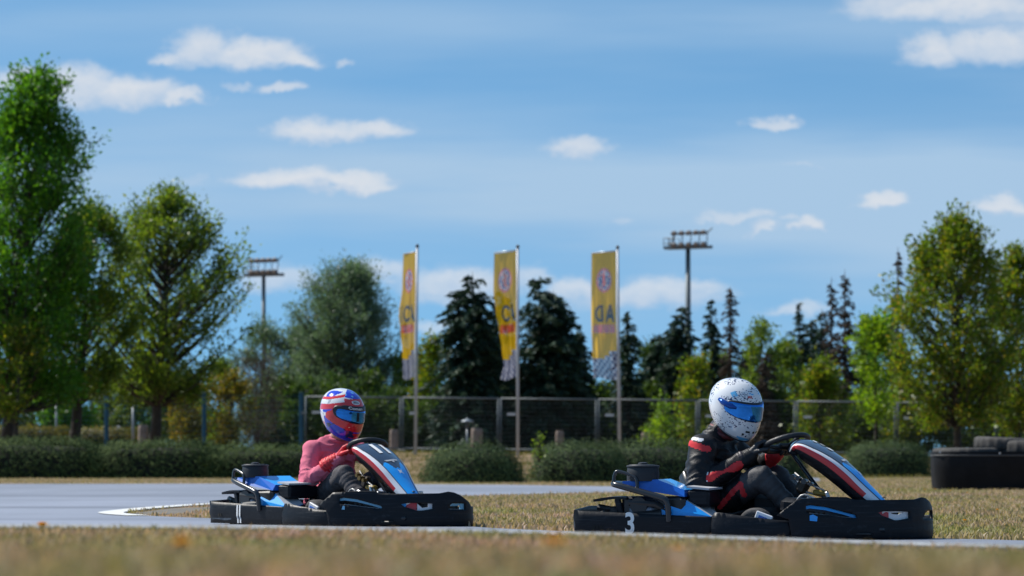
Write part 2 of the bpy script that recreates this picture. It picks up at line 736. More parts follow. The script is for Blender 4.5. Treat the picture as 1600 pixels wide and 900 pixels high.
# ------------------------------------------------------------------ ground, track, lines
def grid_mesh(name, xs, ys, mat, fn):
    V = np.array([[x, y, fn(x, y)] for y in ys for x in xs])
    nx = len(xs)
    Fq = np.array([[j * nx + i, j * nx + i + 1, (j + 1) * nx + i + 1, (j + 1) * nx + i] for j in range(len(ys) - 1) for i in range(nx - 1)])
    return mesh_np(name, V, Fq, mat, smooth=True)


TRACK = [(-60, 12.12), (-4, 12.12), (2.2, 12.12), (4.2, 11.2), (7.5, 8.5), (11, 4), (17, 8), (9, 15.5), (5.5, 18.8), (4.0, 20.3), (3.2, 21.3), (2.5, 22.4), (1.5, 23.3), (0.5, 24.3), (0, 25.4), (-.4, 26.9), (-1.4, 28.8), (-2.3, 30.2), (-2.8, 31.2),
         (-3.2, 32.4), (-3.42, 33.6), (-3.42, 35.4), (-3.36, 37.5), (-3.0, 41.5), (-1.7, 46.5), (-.4, 51), (1.3, 56), (3.0, 62), (5.0, 72), (7.4, 92),
         (8.6, 108), (6.2, 108), (4.6, 90), (3.6, 76), (2.4, 69), (0, 74.5), (-2.4, 77), (-5.3, 79), (-10, 78.5), (-25, 77), (-60, 74)]


def ground_material():
    m = bpy.data.materials.new('dry_grass_ground')
    m.use_nodes = True
    nt = m.node_tree
    b = nt.nodes['Principled BSDF']
    tc = nd(nt, 'ShaderNodeTexCoord')
    def nz(s, d, sx=1, sy=1):
        mp = nd(nt, 'ShaderNodeMapping')
        mp.inputs['Scale'].default_value = (sx, sy, 1)
        nt.links.new(tc.outputs['Object'], mp.inputs[0])
        n = nd(nt, 'ShaderNodeTexNoise')
        n.inputs['Scale'].default_value = s
        n.inputs['Detail'].default_value = d
        n.inputs['Roughness'].default_value = 0.7
        nt.links.new(mp.outputs[0], n.inputs['Vector'])
        return n
    a = nz(0.6, 5, 1, .5)
    c = nz(14, 8)
    cr = nd(nt, 'ShaderNodeValToRGB')
    cr.color_ramp.elements[0].position = 0.38
    cr.color_ramp.elements[0].color = (.16, .125, .07, 1)
    cr.color_ramp.elements[1].position = 0.62
    cr.color_ramp.elements[1].color = (.33, .24, .17, 1)
    nt.links.new(a.outputs['Fac'], cr.inputs['Fac'])
    cr2 = nd(nt, 'ShaderNodeValToRGB')
    cr2.color_ramp.elements[0].position = 0.3
    cr2.color_ramp.elements[0].color = (.45, .42, .38, 1)
    cr2.color_ramp.elements[1].position = 0.7
    cr2.color_ramp.elements[1].color = (1.25, 1.2, 1.1, 1)
    nt.links.new(c.outputs['Fac'], cr2.inputs['Fac'])
    mx = nd(nt, 'ShaderNodeMix', data_type='RGBA', blend_type='MULTIPLY')
    mx.inputs[0].default_value = 1
    nt.links.new(cr.outputs[0], mx.inputs[6])
    nt.links.new(cr2.outputs[0], mx.inputs[7])
    nt.links.new(mx.outputs[2], b.inputs['Base Color'])
    b.inputs['Roughness'].default_value = 0.95
    b.inputs['Specular IOR Level'].default_value = 0.1
    bp = nd(nt, 'ShaderNodeBump')
    bp.inputs['Strength'].default_value = 0.7
    bp.inputs['Distance'].default_value = 0.03
    nt.links.new(c.outputs['Fac'], bp.inputs['Height'])
    nt.links.new(bp.outputs[0], b.inputs['Normal'])
    return m


def asphalt_material():
    m = bpy.data.materials.new('worn_asphalt')
    m.use_nodes = True
    nt = m.node_tree
    b = nt.nodes['Principled BSDF']
    tc = nd(nt, 'ShaderNodeTexCoord')
    def nz(s, d, sx=1, sy=1):
        mp = nd(nt, 'ShaderNodeMapping')
        mp.inputs['Scale'].default_value = (sx, sy, 1)
        nt.links.new(tc.outputs['Object'], mp.inputs[0])
        n = nd(nt, 'ShaderNodeTexNoise')
        n.inputs['Scale'].default_value = s
        n.inputs['Detail'].default_value = d
        nt.links.new(mp.outputs[0], n.inputs['Vector'])
        return n
    a = nz(0.35, 6, 1, .25)
    f_ = nz(120, 3)
    cr = nd(nt, 'ShaderNodeValToRGB')
    cr.color_ramp.elements[0].position = 0.33
    cr.color_ramp.elements[0].color = (ASPH * .68, ASPH * .75, ASPH * .92, 1)
    cr.color_ramp.elements[1].position = 0.66
    cr.color_ramp.elements[1].color = (ASPH * .97, ASPH * 1.06, ASPH * 1.32, 1)
    nt.links.new(a.outputs['Fac'], cr.inputs['Fac'])
    cr2 = nd(nt, 'ShaderNodeValToRGB')
    cr2.color_ramp.elements[0].color = (.75, .75, .75, 1)
    cr2.color_ramp.elements[1].color = (1.25, 1.25, 1.25, 1)
    nt.links.new(f_.outputs['Fac'], cr2.inputs['Fac'])
    mx = nd(nt, 'ShaderNodeMix', data_type='RGBA', blend_type='MULTIPLY')
    mx.inputs[0].default_value = 1
    nt.links.new(cr.outputs[0], mx.inputs[6])
    nt.links.new(cr2.outputs[0], mx.inputs[7])
    nt.links.new(mx.outputs[2], b.inputs['Base Color'])
    # dark rubbered racing line and fine patches, drawn out along the track
    rl = nz(0.16, 5, .35, 2.6)
    rr_ = nd(nt, 'ShaderNodeMapRange')
    rr_.inputs['From Min'].default_value = .46
    rr_.inputs['From Max'].default_value = .66
    rr_.inputs['To Min'].default_value = 1.06
    rr_.inputs['To Max'].default_value = .74
    nt.links.new(rl.outputs['Fac'], rr_.inputs['Value'])
    mx2 = nd(nt, 'ShaderNodeVectorMath', operation='SCALE')
    nt.links.new(mx.outputs[2], mx2.inputs[0])
    nt.links.new(rr_.outputs[0], mx2.inputs['Scale'])
    nt.links.new(mx2.outputs[0], b.inputs['Base Color'])
    b.inputs['Roughness'].default_value = 0.62
    b.inputs['Specular IOR Level'].default_value = 0.5
    bp = nd(nt, 'ShaderNodeBump')
    bp.inputs['Strength'].default_value = 0.35
    bp.inputs['Distance'].default_value = 0.004
    nt.links.new(f_.outputs['Fac'], bp.inputs['Height'])
    nt.links.new(bp.outputs[0], b.inputs['Normal'])
    return m


ASPH = 0.23


def strip(name, pts, w, lift, mat):
    """painted strip following the ground: left and right edges w apart in plan"""
    V, Fq = [], []
    pts = [Vector(p) for p in pts]
    # resample
    rs = []
    for i in range(len(pts) - 1):
        k = max(1, int((pts[i + 1] - pts[i]).length / 0.4))
        rs += [pts[i].lerp(pts[i + 1], t / k) for t in range(k)]
    rs.append(pts[-1])
    for i, p in enumerate(rs):
        t = (rs[min(i + 1, len(rs) - 1)] - rs[max(0, i - 1)]).normalized()
        n = Vector((-t.y, t.x))
        for s_ in (-.5, .5):
            q = p + n * w * s_
            V.append((q.x, q.y, terr(q.x, q.y) + lift))
    for i in range(len(rs) - 1):
        Fq.append((2 * i, 2 * i + 2, 2 * i + 3, 2 * i + 1))
    return mesh_np(name, V, Fq, mat, smooth=True)


def smooth_poly(pts, it=2):
    for _ in range(it):
        out = [pts[0]]
        for i in range(len(pts) - 1):
            a, b = pts[i], pts[i + 1]
            out.append((a[0] * .75 + b[0] * .25, a[1] * .75 + b[1] * .25))
            out.append((a[0] * .25 + b[0] * .75, a[1] * .25 + b[1] * .75))
        out.append(pts[-1])
        pts = out
    return pts


def in_track(x, y):
    return pip(x, y, TRACK_S)


def build_ground():
    global TRACK_S
    i0 = TRACK.index((9, 15.5))
    i1 = TRACK.index((5.0, 72))
    inner = smooth_poly(TRACK[i0:i1 + 1], 2)
    TRACK_S = TRACK[:i0] + inner + TRACK[i1 + 1:]
    xs = sorted(set([-4000, -1500, -600, -250, -120, -60, -40, -25] + [round(-16 + i * 1.0, 3) for i in range(41)] + [-1.6, -.7, -.2, .2, .8, 1.32, 1.6, 2.2, -2.2] + [40, 60, 120, 250, 600, 1500, 4000] + [-5, 4]))
    ys = sorted(set([-800, -200, -40, -10, 0, 2, 3, 4] + [round(4 + i * 1.0, 2) for i in range(13)] + [17, 18, 19, 20] + list(range(22, 110, 4)) + [110 + i for i in range(25)] + [138, 150, 200, 300, 500, 1000, 2500, 4500]))
    g = grid_mesh('ground', xs, ys, ground_material(), terr)
    tag(g, 'dry brown and green grass ground around the track', kind='structure')
    # asphalt: triangles in plan, finer near the bank
    am = asphalt_material()
    o = plate('track', TRACK_S, lambda x, y: (x, y, 0), am, step=2.0, dens=0.8)
    me = o.data
    bm = bmesh.new()
    bm.from_mesh(me)
    for yy in (13, 14, 15, 16, 17, 18, 19, 20):
        bmesh.ops.bisect_plane(bm, geom=bm.verts[:] + bm.edges[:] + bm.faces[:], plane_co=(0, yy, 0), plane_no=(0, 1, 0))
    for xx in (-2.2, -1.6, -.7, -.2, .2, .8, 1.32, 1.6, 2.2):
        bmesh.ops.bisect_plane(bm, geom=bm.verts[:] + bm.edges[:] + bm.faces[:], plane_co=(xx, 0, 0), plane_no=(1, 0, 0))
    for v in bm.verts:
        v.co.z = terr(v.co.x, v.co.y) + .006 + .02 * sstep(3, 6, v.co.x) * (v.co.y < 22)
    bmesh.ops.recalc_face_normals(bm, faces=bm.faces)
    for f in bm.faces:
        if f.normal.z < 0:
            f.normal_flip()
    bm.to_mesh(me)
    bm.free()
    tag(o, 'pale grey asphalt kart track bending round a grass tip', kind='structure')
    white = principled('white_road_paint', (.62, .62, .60), .6, var=.12, vscale=9)
    kp = [Vector((x * .5, 12.05)) for x in range(-50, -5)] + [Vector((x * .1, 12.05)) for x in range(-24, 22)] + [Vector(p) for p in smooth_poly([(2.2, 12.05), (4.1, 11.15), (7.4, 8.4), (10.9, 3.9)], 2)][1:]
    mk = MB()
    rk = []
    for i, p in enumerate(kp):
        t = (kp[min(i + 1, len(kp) - 1)] - kp[max(0, i - 1)]).normalized()
        n_ = Vector((-t.y, t.x))
        row = []
        wob = .004 * noise.noise(Vector((p.x * 1.3, p.y, 0)))
        for o_, h_ in ((-.085, -.03), (-.08, .012), (-.06, .0185), (.06, .019), (.08, .012), (.085, -.06)):
            q = p + n_ * o_
            row.append((q.x, q.y, terr(p.x, min(12.0, p.y)) + h_ + wob + .02 * sstep(3, 6, p.x)))
        rk.append(row)
    mk.loft(rk)
    kpaint = principled('kerb_worn_white', (.36, .37, .385), .8, var=.0, vscale=5, col2=(.20, .205, .205), bump=.5, bscale=30)
    e = mk.build('kerb', kpaint, None, True, angle=35)
    tag(e, 'low worn white kerb along the near side of the track', kind='structure')
    ins = [(p[0], p[1]) for p in inner]
    k0 = min(range(len(ins)), key=lambda i: abs(ins[i][1] - 31.6) + (ins[i][0] > 5) * 9)
    k1 = min(range(len(ins)), key=lambda i: abs(ins[i][1] - 41.5))
    apex = ins[k0:k1 + 1]
    e = strip('apex_line', [(p[0] - .12, p[1]) for p in apex], .22, .012, white)
    tag(e, 'white painted line curving round the inside of the bend', kind='structure')
    worn = principled('worn_verge_soil', (.13, .115, .095), .9, var=.35, vscale=5)
    vg = plate('bare_verge', [(-3.3, 33.2), (-3.28, 37), (-3.0, 38.0), (-2.75, 36.5), (-2.7, 34.5), (-2.8, 33.2), (-3.05, 32.7)],
               lambda x, y: (x, y, terr(x, y) + .004), worn, step=.6)
    tag(vg, 'bare grey soil worn into the tip of the grass', kind='structure')
    # far edge line
    e = strip('far_edge_line', [(-30, 76.5), (-10, 78.2), (-5.3, 78.7), (-2.4, 76.7), (0, 74.2)], .25, .012, white)
    tag(e, 'thin white line along the far side of the track', kind='structure')


# ------------------------------------------------------------------ grass
def blades(name, label, pts, hmin, hmax, wid, mat, rng, lean=0.6):
    n = len(pts)
    P = np.asarray(pts)
    h = rng.uniform(hmin, hmax, n) * rng.uniform(.6, 1.1, n)
    a = rng.uniform(0, 2 * np.pi, n)
    la = rng.uniform(0, 2 * np.pi, n)
    ln = h * rng.uniform(0.1, lean, n)
    w = wid * rng.uniform(.6, 1.3, n)
    dx, dy = np.cos(a) * w / 2, np.sin(a) * w / 2
    lx, ly = np.cos(la) * ln, np.sin(la) * ln
    V = np.empty((n, 5, 3))
    V[:, 0] = P - np.stack([dx, dy, np.full(n, .004)], 1)
    V[:, 1] = P + np.stack([dx, dy, np.full(n, -.004)], 1)
    m = P + np.stack([lx * .35, ly * .35, h * .6], 1)
    V[:, 2] = m + np.stack([dx * .8, dy * .8, 0 * dx], 1)
    V[:, 3] = m - np.stack([dx * .8, dy * .8, 0 * dx], 1)
    V[:, 4] = P + np.stack([lx, ly, h], 1)
    idx = np.arange(n)[:, None] * 5
    T = np.concatenate([idx + np.array([[0, 1, 2]]), idx + np.array([[0, 2, 3]]), idx + np.array([[3, 2, 4]])])
    o = mesh_np(name, V.reshape(-1, 3), T, mat)
    tag(o, label, 'grass', kind='stuff')
    return o


def build_grass():
    rng = np.random.default_rng(5)
    dry = leafmat('dry_grass_blades', [(.24, .21, .11), (.50, .41, .28), (.36, .30, .19), (.58, .49, .36), (.19, .20, .07), (.46, .38, .26), (.27, .25, .12), (.54, .45, .33)], .35, (1.3, 1.2, .8), .7, patch=(2.6, (.60, .72, .46), (1.05, .80, .95)))
    dry2 = leafmat('infield_grass_blades', [(.15, .155, .045), (.36, .285, .15), (.23, .20, .08), (.44, .35, .21), (.16, .17, .045), (.33, .26, .13)], .35, (1.3, 1.2, .7), .7, patch=(.55, (.95, 1.12, 1.05), (1.4, 1.2, 2.0)))
    pts = []
    def patch(x, y, s=.8):
        return noise.noise(Vector((x * s, y * s, 3.3)))
    n = 0
    while n < 52000:
        d = 3.3 + (LINE_D - 3.4) * random.random() ** 0.8
        hw = d * .145 + .25
        x = random.uniform(-hw, hw)
        if patch(x, d * .6) < -.28 and random.random() < .75:
            continue
        pts.append((x, d, terr(x, d)))
        n += 1
    blades('bank_grass', 'dry brown grass in front, thrown out of focus', pts, .012, .032, .006, dry, rng, 1.2)
    pts = []
    n = 0
    while n < 110000:
        d = 20.2 + 90 * random.random() ** 1.7
        hw = d * .15 + 1
        x = random.uniform(-hw, hw)
        if in_track(x, d) or (-3.3 < x < -2.85 and 32.3 < d < 38.2):
            n += 0.2
            continue
        if x < -3.5 and d < 79:
            continue
        pts.append((x, d, terr(x, d)))
        n += 1
    blades('infield_grass', 'short dry grass of the infield and verge beyond the karts', pts, .022, .05, .014, dry2, rng, .9)
    pts = []
    for _ in range(26000):
        d = random.uniform(108, 136)
        x = random.uniform(-20, 22)
        pts.append((x, d, terr(x, d)))
    green = leafmat('slope_grass_blades', [(.10, .11, .022), (.16, .14, .04), (.12, .12, .03), (.19, .15, .06)], .35, (1.3, 1.3, .7), .7)
    blades('slope_grass', 'rough grass on the slope below the fence', pts, .06, .15, .03, green, rng, .7)
    # dandelions
    ym = principled('dandelion_yellow', (.75, .42, .01), .7, var=.2, vscale=60)
    sm = principled('dandelion_stem_green', (.10, .14, .03), .7)
    def flower(x, d, h, r, label, group):
        root = empty('dandelion', (x, d, terr(x, d)))
        tag(root, label, 'flower', group)
        s_ = MB()
        s_.tube([(0, 0, 0), (.004, 0, h * .5), (0, .003, h)], [.0022, .002, .0018], 6)
        s_.build('stem', sm, root, True)
        f_ = MB()
        for ring, (n_, tilt, l) in enumerate(((16, .15, 1), (12, .5, .8), (8, 1.0, .55))):
            for i in range(n_):
                a = 2 * math.pi * (i + ring * .5) / n_
                ux, uy = math.cos(a), math.sin(a)
                L_ = r * l
                wv = (-uy * r * .16, ux * r * .16)
                c0 = (ux * L_ * .2, uy * L_ * .2, h)
                c1 = (ux * L_ * math.cos(tilt), uy * L_ * math.cos(tilt), h + L_ * math.sin(tilt) + .002)
                f_.add([(c0[0] - wv[0] * .4, c0[1] - wv[1] * .4, c0[2]), (c0[0] + wv[0] * .4, c0[1] + wv[1] * .4, c0[2]),
                        (c1[0] + wv[0], c1[1] + wv[1], c1[2]), (c1[0] - wv[0], c1[1] - wv[1], c1[2])], [(0, 1, 2, 3)])
        f_.build('flower_head', ym, root, fixn=False)
        return root
    for (px, py, d, r, lab) in ((285, 872, 5.2, .019, 'yellow dandelion blurred in the near grass below the left kart'),
                                (868, 889, 4.4, .018, 'yellow dandelion blurred at the bottom edge, left of the right kart'),
                                (1060, 884, 6.5, .014, 'small dull yellow dandelion in the near grass below the right kart'),
                                (66, 842, 11, .022, 'yellow dandelion in the near grass at the far left')):
        p = px2w(px, py, d)
        z = terr(p.x, d)
        flower(p.x, d, max(.03, p.z - z), r, lab, 'dandelions in the near grass')
    proto = None
    k = 0
    rr = random.Random(4)
    while k < 26:
        d = rr.uniform(25, 60)
        x = rr.uniform(2.6 if k % 3 else -1, d * .13)
        if in_track(x, d) or x > d * .132:
            continue
        if proto is None:
            proto = flower(x, d, .045, .017, 'tiny yellow dandelion in the dry grass behind the karts', 'dandelions behind the karts')
        else:
            c = copy_tree(proto)
            c.location = (x, d, terr(x, d))
        k += 1
# ------------------------------------------------------------------ vegetation
def quads(P, U, W, fold=None):
    """leaf quads (diamond) at P with half-axes U (long) and W (wide)"""
    n = len(P)
    V = np.empty((n, 4, 3))
    V[:, 0] = P - U
    V[:, 1] = P + W * 1.0 - U * .1
    V[:, 2] = P + U
    V[:, 3] = P - W * 1.0 - U * .1
    return V.reshape(-1, 3), np.arange(n * 4).reshape(-1, 4)


def rand_unit(rng, n):
    v = rng.normal(size=(n, 3))
    return v / np.linalg.norm(v, axis=1)[:, None]


def leaves(name, P, size, rng, mat, parent, aspect=.55, up=.4, dirs=None):
    P = np.asarray(P, dtype=float)
    n = len(P)
    U = rand_unit(rng, n) if dirs is None else dirs + .55 * rand_unit(rng, n)
    U[:, 2] *= 0.8
    U /= np.linalg.norm(U, axis=1)[:, None]
    N = rand_unit(rng, n) + np.array([0, 0, up])
    W = np.cross(N, U)
    W /= (np.linalg.norm(W, axis=1)[:, None] + 1e-9)
    s = size * rng.uniform(.55, 1.3, n)[:, None] / 2
    V, Fq = quads(P, U * s, W * s * aspect)
    return mesh_np(name, V, Fq, mat, parent)


BARK = None


def bark():
    return principled('grey_brown_bark', (.045, .036, .028), .9, var=.4, vscale=6, bump=.8, bscale=25)


def prof_round(q):
    return max(0.0, 1 - (2 * q - 1) ** 2) ** .55 * (1.05 - .35 * q)


def prof_cone(q):
    return max(0.0, (1 - q) ** .75) * min(1, .45 + q * 4)


def prof_up(q):
    return max(0.0, math.sin(math.pi * min(1, q) ** .62)) ** .6


def prof_wide(q):
    return max(0.0, math.sin(math.pi * (.10 + .90 * q))) ** .72


def prof_tall(q):
    return min(1, .70 + q) * max(0, 1 - (max(0, q - .35) / .65) ** 1.7 * .86)


def tree(name, label, base, H, z0, rx, prof, nclump, nleaf, lsize, mat, rt=.16, seed=1, group=None, ry=None, spike=.9,
         lean=(0, 0), trunk_top=.93, asp=.55, twl=.55, off=(0, 0), cat='tree', clumpr=1.0, stems=1, inner=.25, upw=.6):
    rng = np.random.default_rng(seed)
    rr = random.Random(seed)
    root = empty(name, base)
    tag(root, label, cat, group)
    ry = ry or rx
    wood = MB()
    trunks = []
    for s_ in range(stems):
        tp = []
        a0 = rr.uniform(0, 6.28)
        sx = 0 if stems == 1 else math.cos(a0) * rx * .45
        sy = 0 if stems == 1 else math.sin(a0) * rx * .45
        nseg = 9
        for i in range(nseg):
            q = i / (nseg - 1)
            tp.append(Vector((lean[0] * q * H + off[0] * q + sx * q + rr.uniform(-1, 1) * .05 * H * .12 * min(1, q * 3),
                              lean[1] * q * H + off[1] * q + sy * q + rr.uniform(-1, 1) * .05 * H * .12 * min(1, q * 3), q * H * trunk_top)))
        rad = [rt / math.sqrt(stems) * (1.25 if i == 0 else 1) * (1 - .92 * i / (nseg - 1)) + .008 for i in range(nseg)]
        wood.tube(tp, rad, 8)
        trunks.append(tp)

    def tr_at(tp, z):
        for i in range(len(tp) - 1):
            if tp[i].z <= z <= tp[i + 1].z:
                return tp[i].lerp(tp[i + 1], (z - tp[i].z) / (tp[i + 1].z - tp[i].z))
        return tp[-1] if z > tp[-1].z else tp[0]
    LP, LD = [], []
    for c in range(nclump):
        q = rr.random() ** .9
        rq = prof(q)
        ang = rr.uniform(0, 6.283)
        rad = math.sqrt(inner ** 2 + (1 - inner ** 2) * rr.random()) * rr.uniform(.8, 1.08)
        z = z0 + q * (H - z0)
        tp = trunks[c % stems]
        cen0 = tr_at(tp, z)
        cpos = Vector((cen0.x + rx * rq * rad * math.cos(ang), cen0.y + ry * rq * rad * math.sin(ang), z))
        reach = (cpos - cen0).length
        zb = max(z0 * .92, z - reach * upw - .3)
        bs = tr_at(tp, zb)
        mid = bs.lerp(cpos, .55) + Vector((rr.uniform(-.1, .1), rr.uniform(-.1, .1), -.06 * reach))
        br = max(.012, .05 * rt / .16 * min(1, reach / 2))
        wood.tube([bs, mid, cpos], [br, br * .6, .006], 5, caps=False)
        out = (cpos - Vector((cen0.x, cen0.y, zb))).normalized()
        ntw = rr.randint(4, 6)
        for t in range(ntw):
            dirv = (out * .8 + Vector((rr.gauss(0, .6), rr.gauss(0, .6), rr.gauss(.35, .5)))).normalized()
            L_ = twl * rr.uniform(.5, 1.3) * clumpr
            st = mid.lerp(cpos, rr.uniform(.3, 1))
            en = st + dirv * L_
            wood.tube([st, en], [.007, .003], 3, caps=False)
            k = max(3, int(nleaf / ntw * rr.uniform(.6, 1.4)))
            tt = np.array([rr.random() for _ in range(k)])
            base_ = np.array(st)[None] + np.array(dirv)[None] * (tt * L_)[:, None]
            jit = rng.normal(size=(k, 3)) * (lsize * .75 + .10 * L_ * (1 - spike * tt))[:, None]
            LP.append(base_ + jit)
            LD.append(np.repeat(np.array(dirv)[None], k, 0))
    wood.build('trunk', bark(), root, True)
    P = np.concatenate(LP)
    D = np.concatenate(LD)
    leaves('crown', P, lsize, rng, mat, root, asp, .5, D)
    return root


def conifer(name, label, base, H, Rr, mat, seed=1, group=None, z0=.3, rows=None, dens=1.0, droop=.25, sparse_top=.15, power=.85, rt=.13, bare=0.0,
            slen=.34, tops=(), barkm=None):
    rng = np.random.default_rng(seed)
    rr = random.Random(seed)
    root = empty(name, base)
    tag(root, label, 'tree', group)
    wood = MB()
    P, U = [], []
    for (ox, oy, hs, rs) in ((0, 0, 1.0, 1.0),) + tuple(tops):
        Hh = H * hs
        wood.tube([(ox * .0, oy * .0, 0), (ox * .6, oy * .6, Hh * .4), (ox, oy, Hh * .75), (ox, oy, Hh)], [rt * rs, rt * .7 * rs, .035, .008], 8)
        z = z0
        step = .17 * (Hh / 8)
        while z < Hh * .985:
            q = z / Hh
            prob = 1 if q < 1 - sparse_top else .55
            nb = rr.randint(5, 8)
            for b in range(nb):
                if rr.random() > prob:
                    continue
                a = rr.uniform(0, 6.283)
                L_ = Rr * rs * (1 - q) ** power * rr.uniform(.4, 1.15) * (.85 + .55 * noise.noise(Vector((z * 1.3 + seed, math.cos(a) * .9, math.sin(a) * .9)))) + .1
                d0 = Vector((math.cos(a), math.sin(a), 0))
                lz = (rr.uniform(.0, .25) if q > .6 else rr.uniform(-.2, .1))
                ce = Vector((ox * min(1, q / .75), oy * min(1, q / .75), z))
                pts = [ce, ce + d0 * L_ * .5 + Vector((0, 0, lz * L_ * .5)), ce + d0 * L_ + Vector((0, 0, (lz - droop) * L_))]
                wood.tube(pts, [.014, .01, .003], 3, caps=False)
                if rr.random() < bare:
                    continue
                k = max(3, int(L_ / .05 * dens))
                for j in range(k):
                    t = rr.random() ** .8
                    p = pts[0].lerp(pts[1], t * 2) if t < .5 else pts[1].lerp(pts[2], t * 2 - 1)
                    wq = .22 * L_ * (1 - t * .6)
                    side = Vector((-d0.y, d0.x, 0)) * rr.uniform(-1, 1) * wq
                    p = p + side + Vector((0, 0, rr.gauss(-.03, .05)))
                    dv = (d0 * .8 + side.normalized() * .55 * (1 if wq > 0 else 0) + Vector((0, 0, rr.gauss(-.25, .35)))).normalized()
                    P.append(p)
                    U.append(dv)
            z += step * rr.uniform(.7, 1.3)
    wood.build('trunk', barkm or bark(), root, True)
    P = np.array([tuple(p) for p in P])
    U = np.array([tuple(p) for p in U])
    N = rand_unit(rng, len(P)) + np.array([0, 0, .6])
    W = np.cross(N, U)
    W /= np.linalg.norm(W, axis=1)[:, None] + 1e-9
    s = slen * rng.uniform(.6, 1.25, len(P))[:, None] / 2
    V, Fq = quads(P, U * s, W * s * .3)
    mesh_np('crown', V, Fq, mat, root)
    return root


def bush(name, label, base, hx, hy, h, n, lsize, mat, seed=1, group=None, ex=2.4, cat='bush', asp=.3, up=1.1, lumps=.12, stemcol=None, rz=0.0, fuzz=.06, bottom=0.0):
    """a clipped bush or hedge: leaves in the outer layer of a bulged block, a solid light-blocking core within"""
    rng = np.random.default_rng(seed)
    root = empty(name, base, rz)
    tag(root, label, cat, group)
    P = np.empty((0, 3))
    D = np.empty((0, 3))
    so = seed * 3.7

    def lump(p):
        return 1 + lumps * np.array([noise.noise(Vector((a[0] * 1.6 + so, a[1] * 1.6, a[2] * 2.2))) + .5 * noise.noise(Vector((a[0] * 4.1 + so, a[1] * 4.1, a[2] * 5))) for a in p])
    m = n
    # sample directions over the block
    U = rng.uniform(-1, 1, (m * 3, 3))
    U[:, 2] = rng.uniform(-0.15, 1, m * 3)
    r = (np.abs(U[:, 0]) ** ex + np.abs(U[:, 1]) ** ex + np.abs(U[:, 2]) ** ex) ** (1 / ex)
    U = U[r < 1.3][:m]
    r = (np.abs(U[:, 0]) ** ex + np.abs(U[:, 1]) ** ex + np.abs(U[:, 2]) ** ex) ** (1 / ex)
    S = U / r[:, None]
    S *= (1 - np.abs(rng.normal(size=len(S))) * .10)[:, None]
    S[:, 2] = np.maximum(S[:, 2], bottom)
    P = S * np.array([hx, hy, h])
    P *= lump(P)[:, None]
    D = S * np.array([1 / hx, 1 / hy, 1 / h])
    D /= np.linalg.norm(D, axis=1)[:, None] + 1e-9
    D0 = D.copy()
    D[:, 2] += up
    D /= np.linalg.norm(D, axis=1)[:, None]
    P += rng.normal(size=P.shape) * fuzz * .4
    # leaves lie roughly along the clipped surface
    S0 = D.copy()
    N = D0 * 1.25 + .5 * rand_unit(rng, len(P))
    N /= np.linalg.norm(N, axis=1)[:, None]
    U = np.cross(N, rand_unit(rng, len(P)))
    U /= np.linalg.norm(U, axis=1)[:, None] + 1e-9
    W = np.cross(N, U)
    sz = lsize * rng.uniform(.55, 1.3, len(P))[:, None] / 2
    Vq, Fq = quads(P, U * sz, W * sz * max(asp, .42))
    mesh_np('foliage', Vq, Fq, mat, root)
    core = MB()  # closed hull added inside so light does not pass through the leaves
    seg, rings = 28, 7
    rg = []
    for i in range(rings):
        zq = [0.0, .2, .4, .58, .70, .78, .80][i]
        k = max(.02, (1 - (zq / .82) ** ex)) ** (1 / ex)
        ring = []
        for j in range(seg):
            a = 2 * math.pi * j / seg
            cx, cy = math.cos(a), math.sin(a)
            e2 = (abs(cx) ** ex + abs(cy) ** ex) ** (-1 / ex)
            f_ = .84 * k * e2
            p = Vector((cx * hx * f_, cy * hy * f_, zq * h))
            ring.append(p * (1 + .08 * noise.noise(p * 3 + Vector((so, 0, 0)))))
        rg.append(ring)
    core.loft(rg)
    core.build('light_block_core', principled('bush_light_block', (.012, .014, .01), .95, var=.5, vscale=12, bump=1, bscale=30), root, True)
    return root


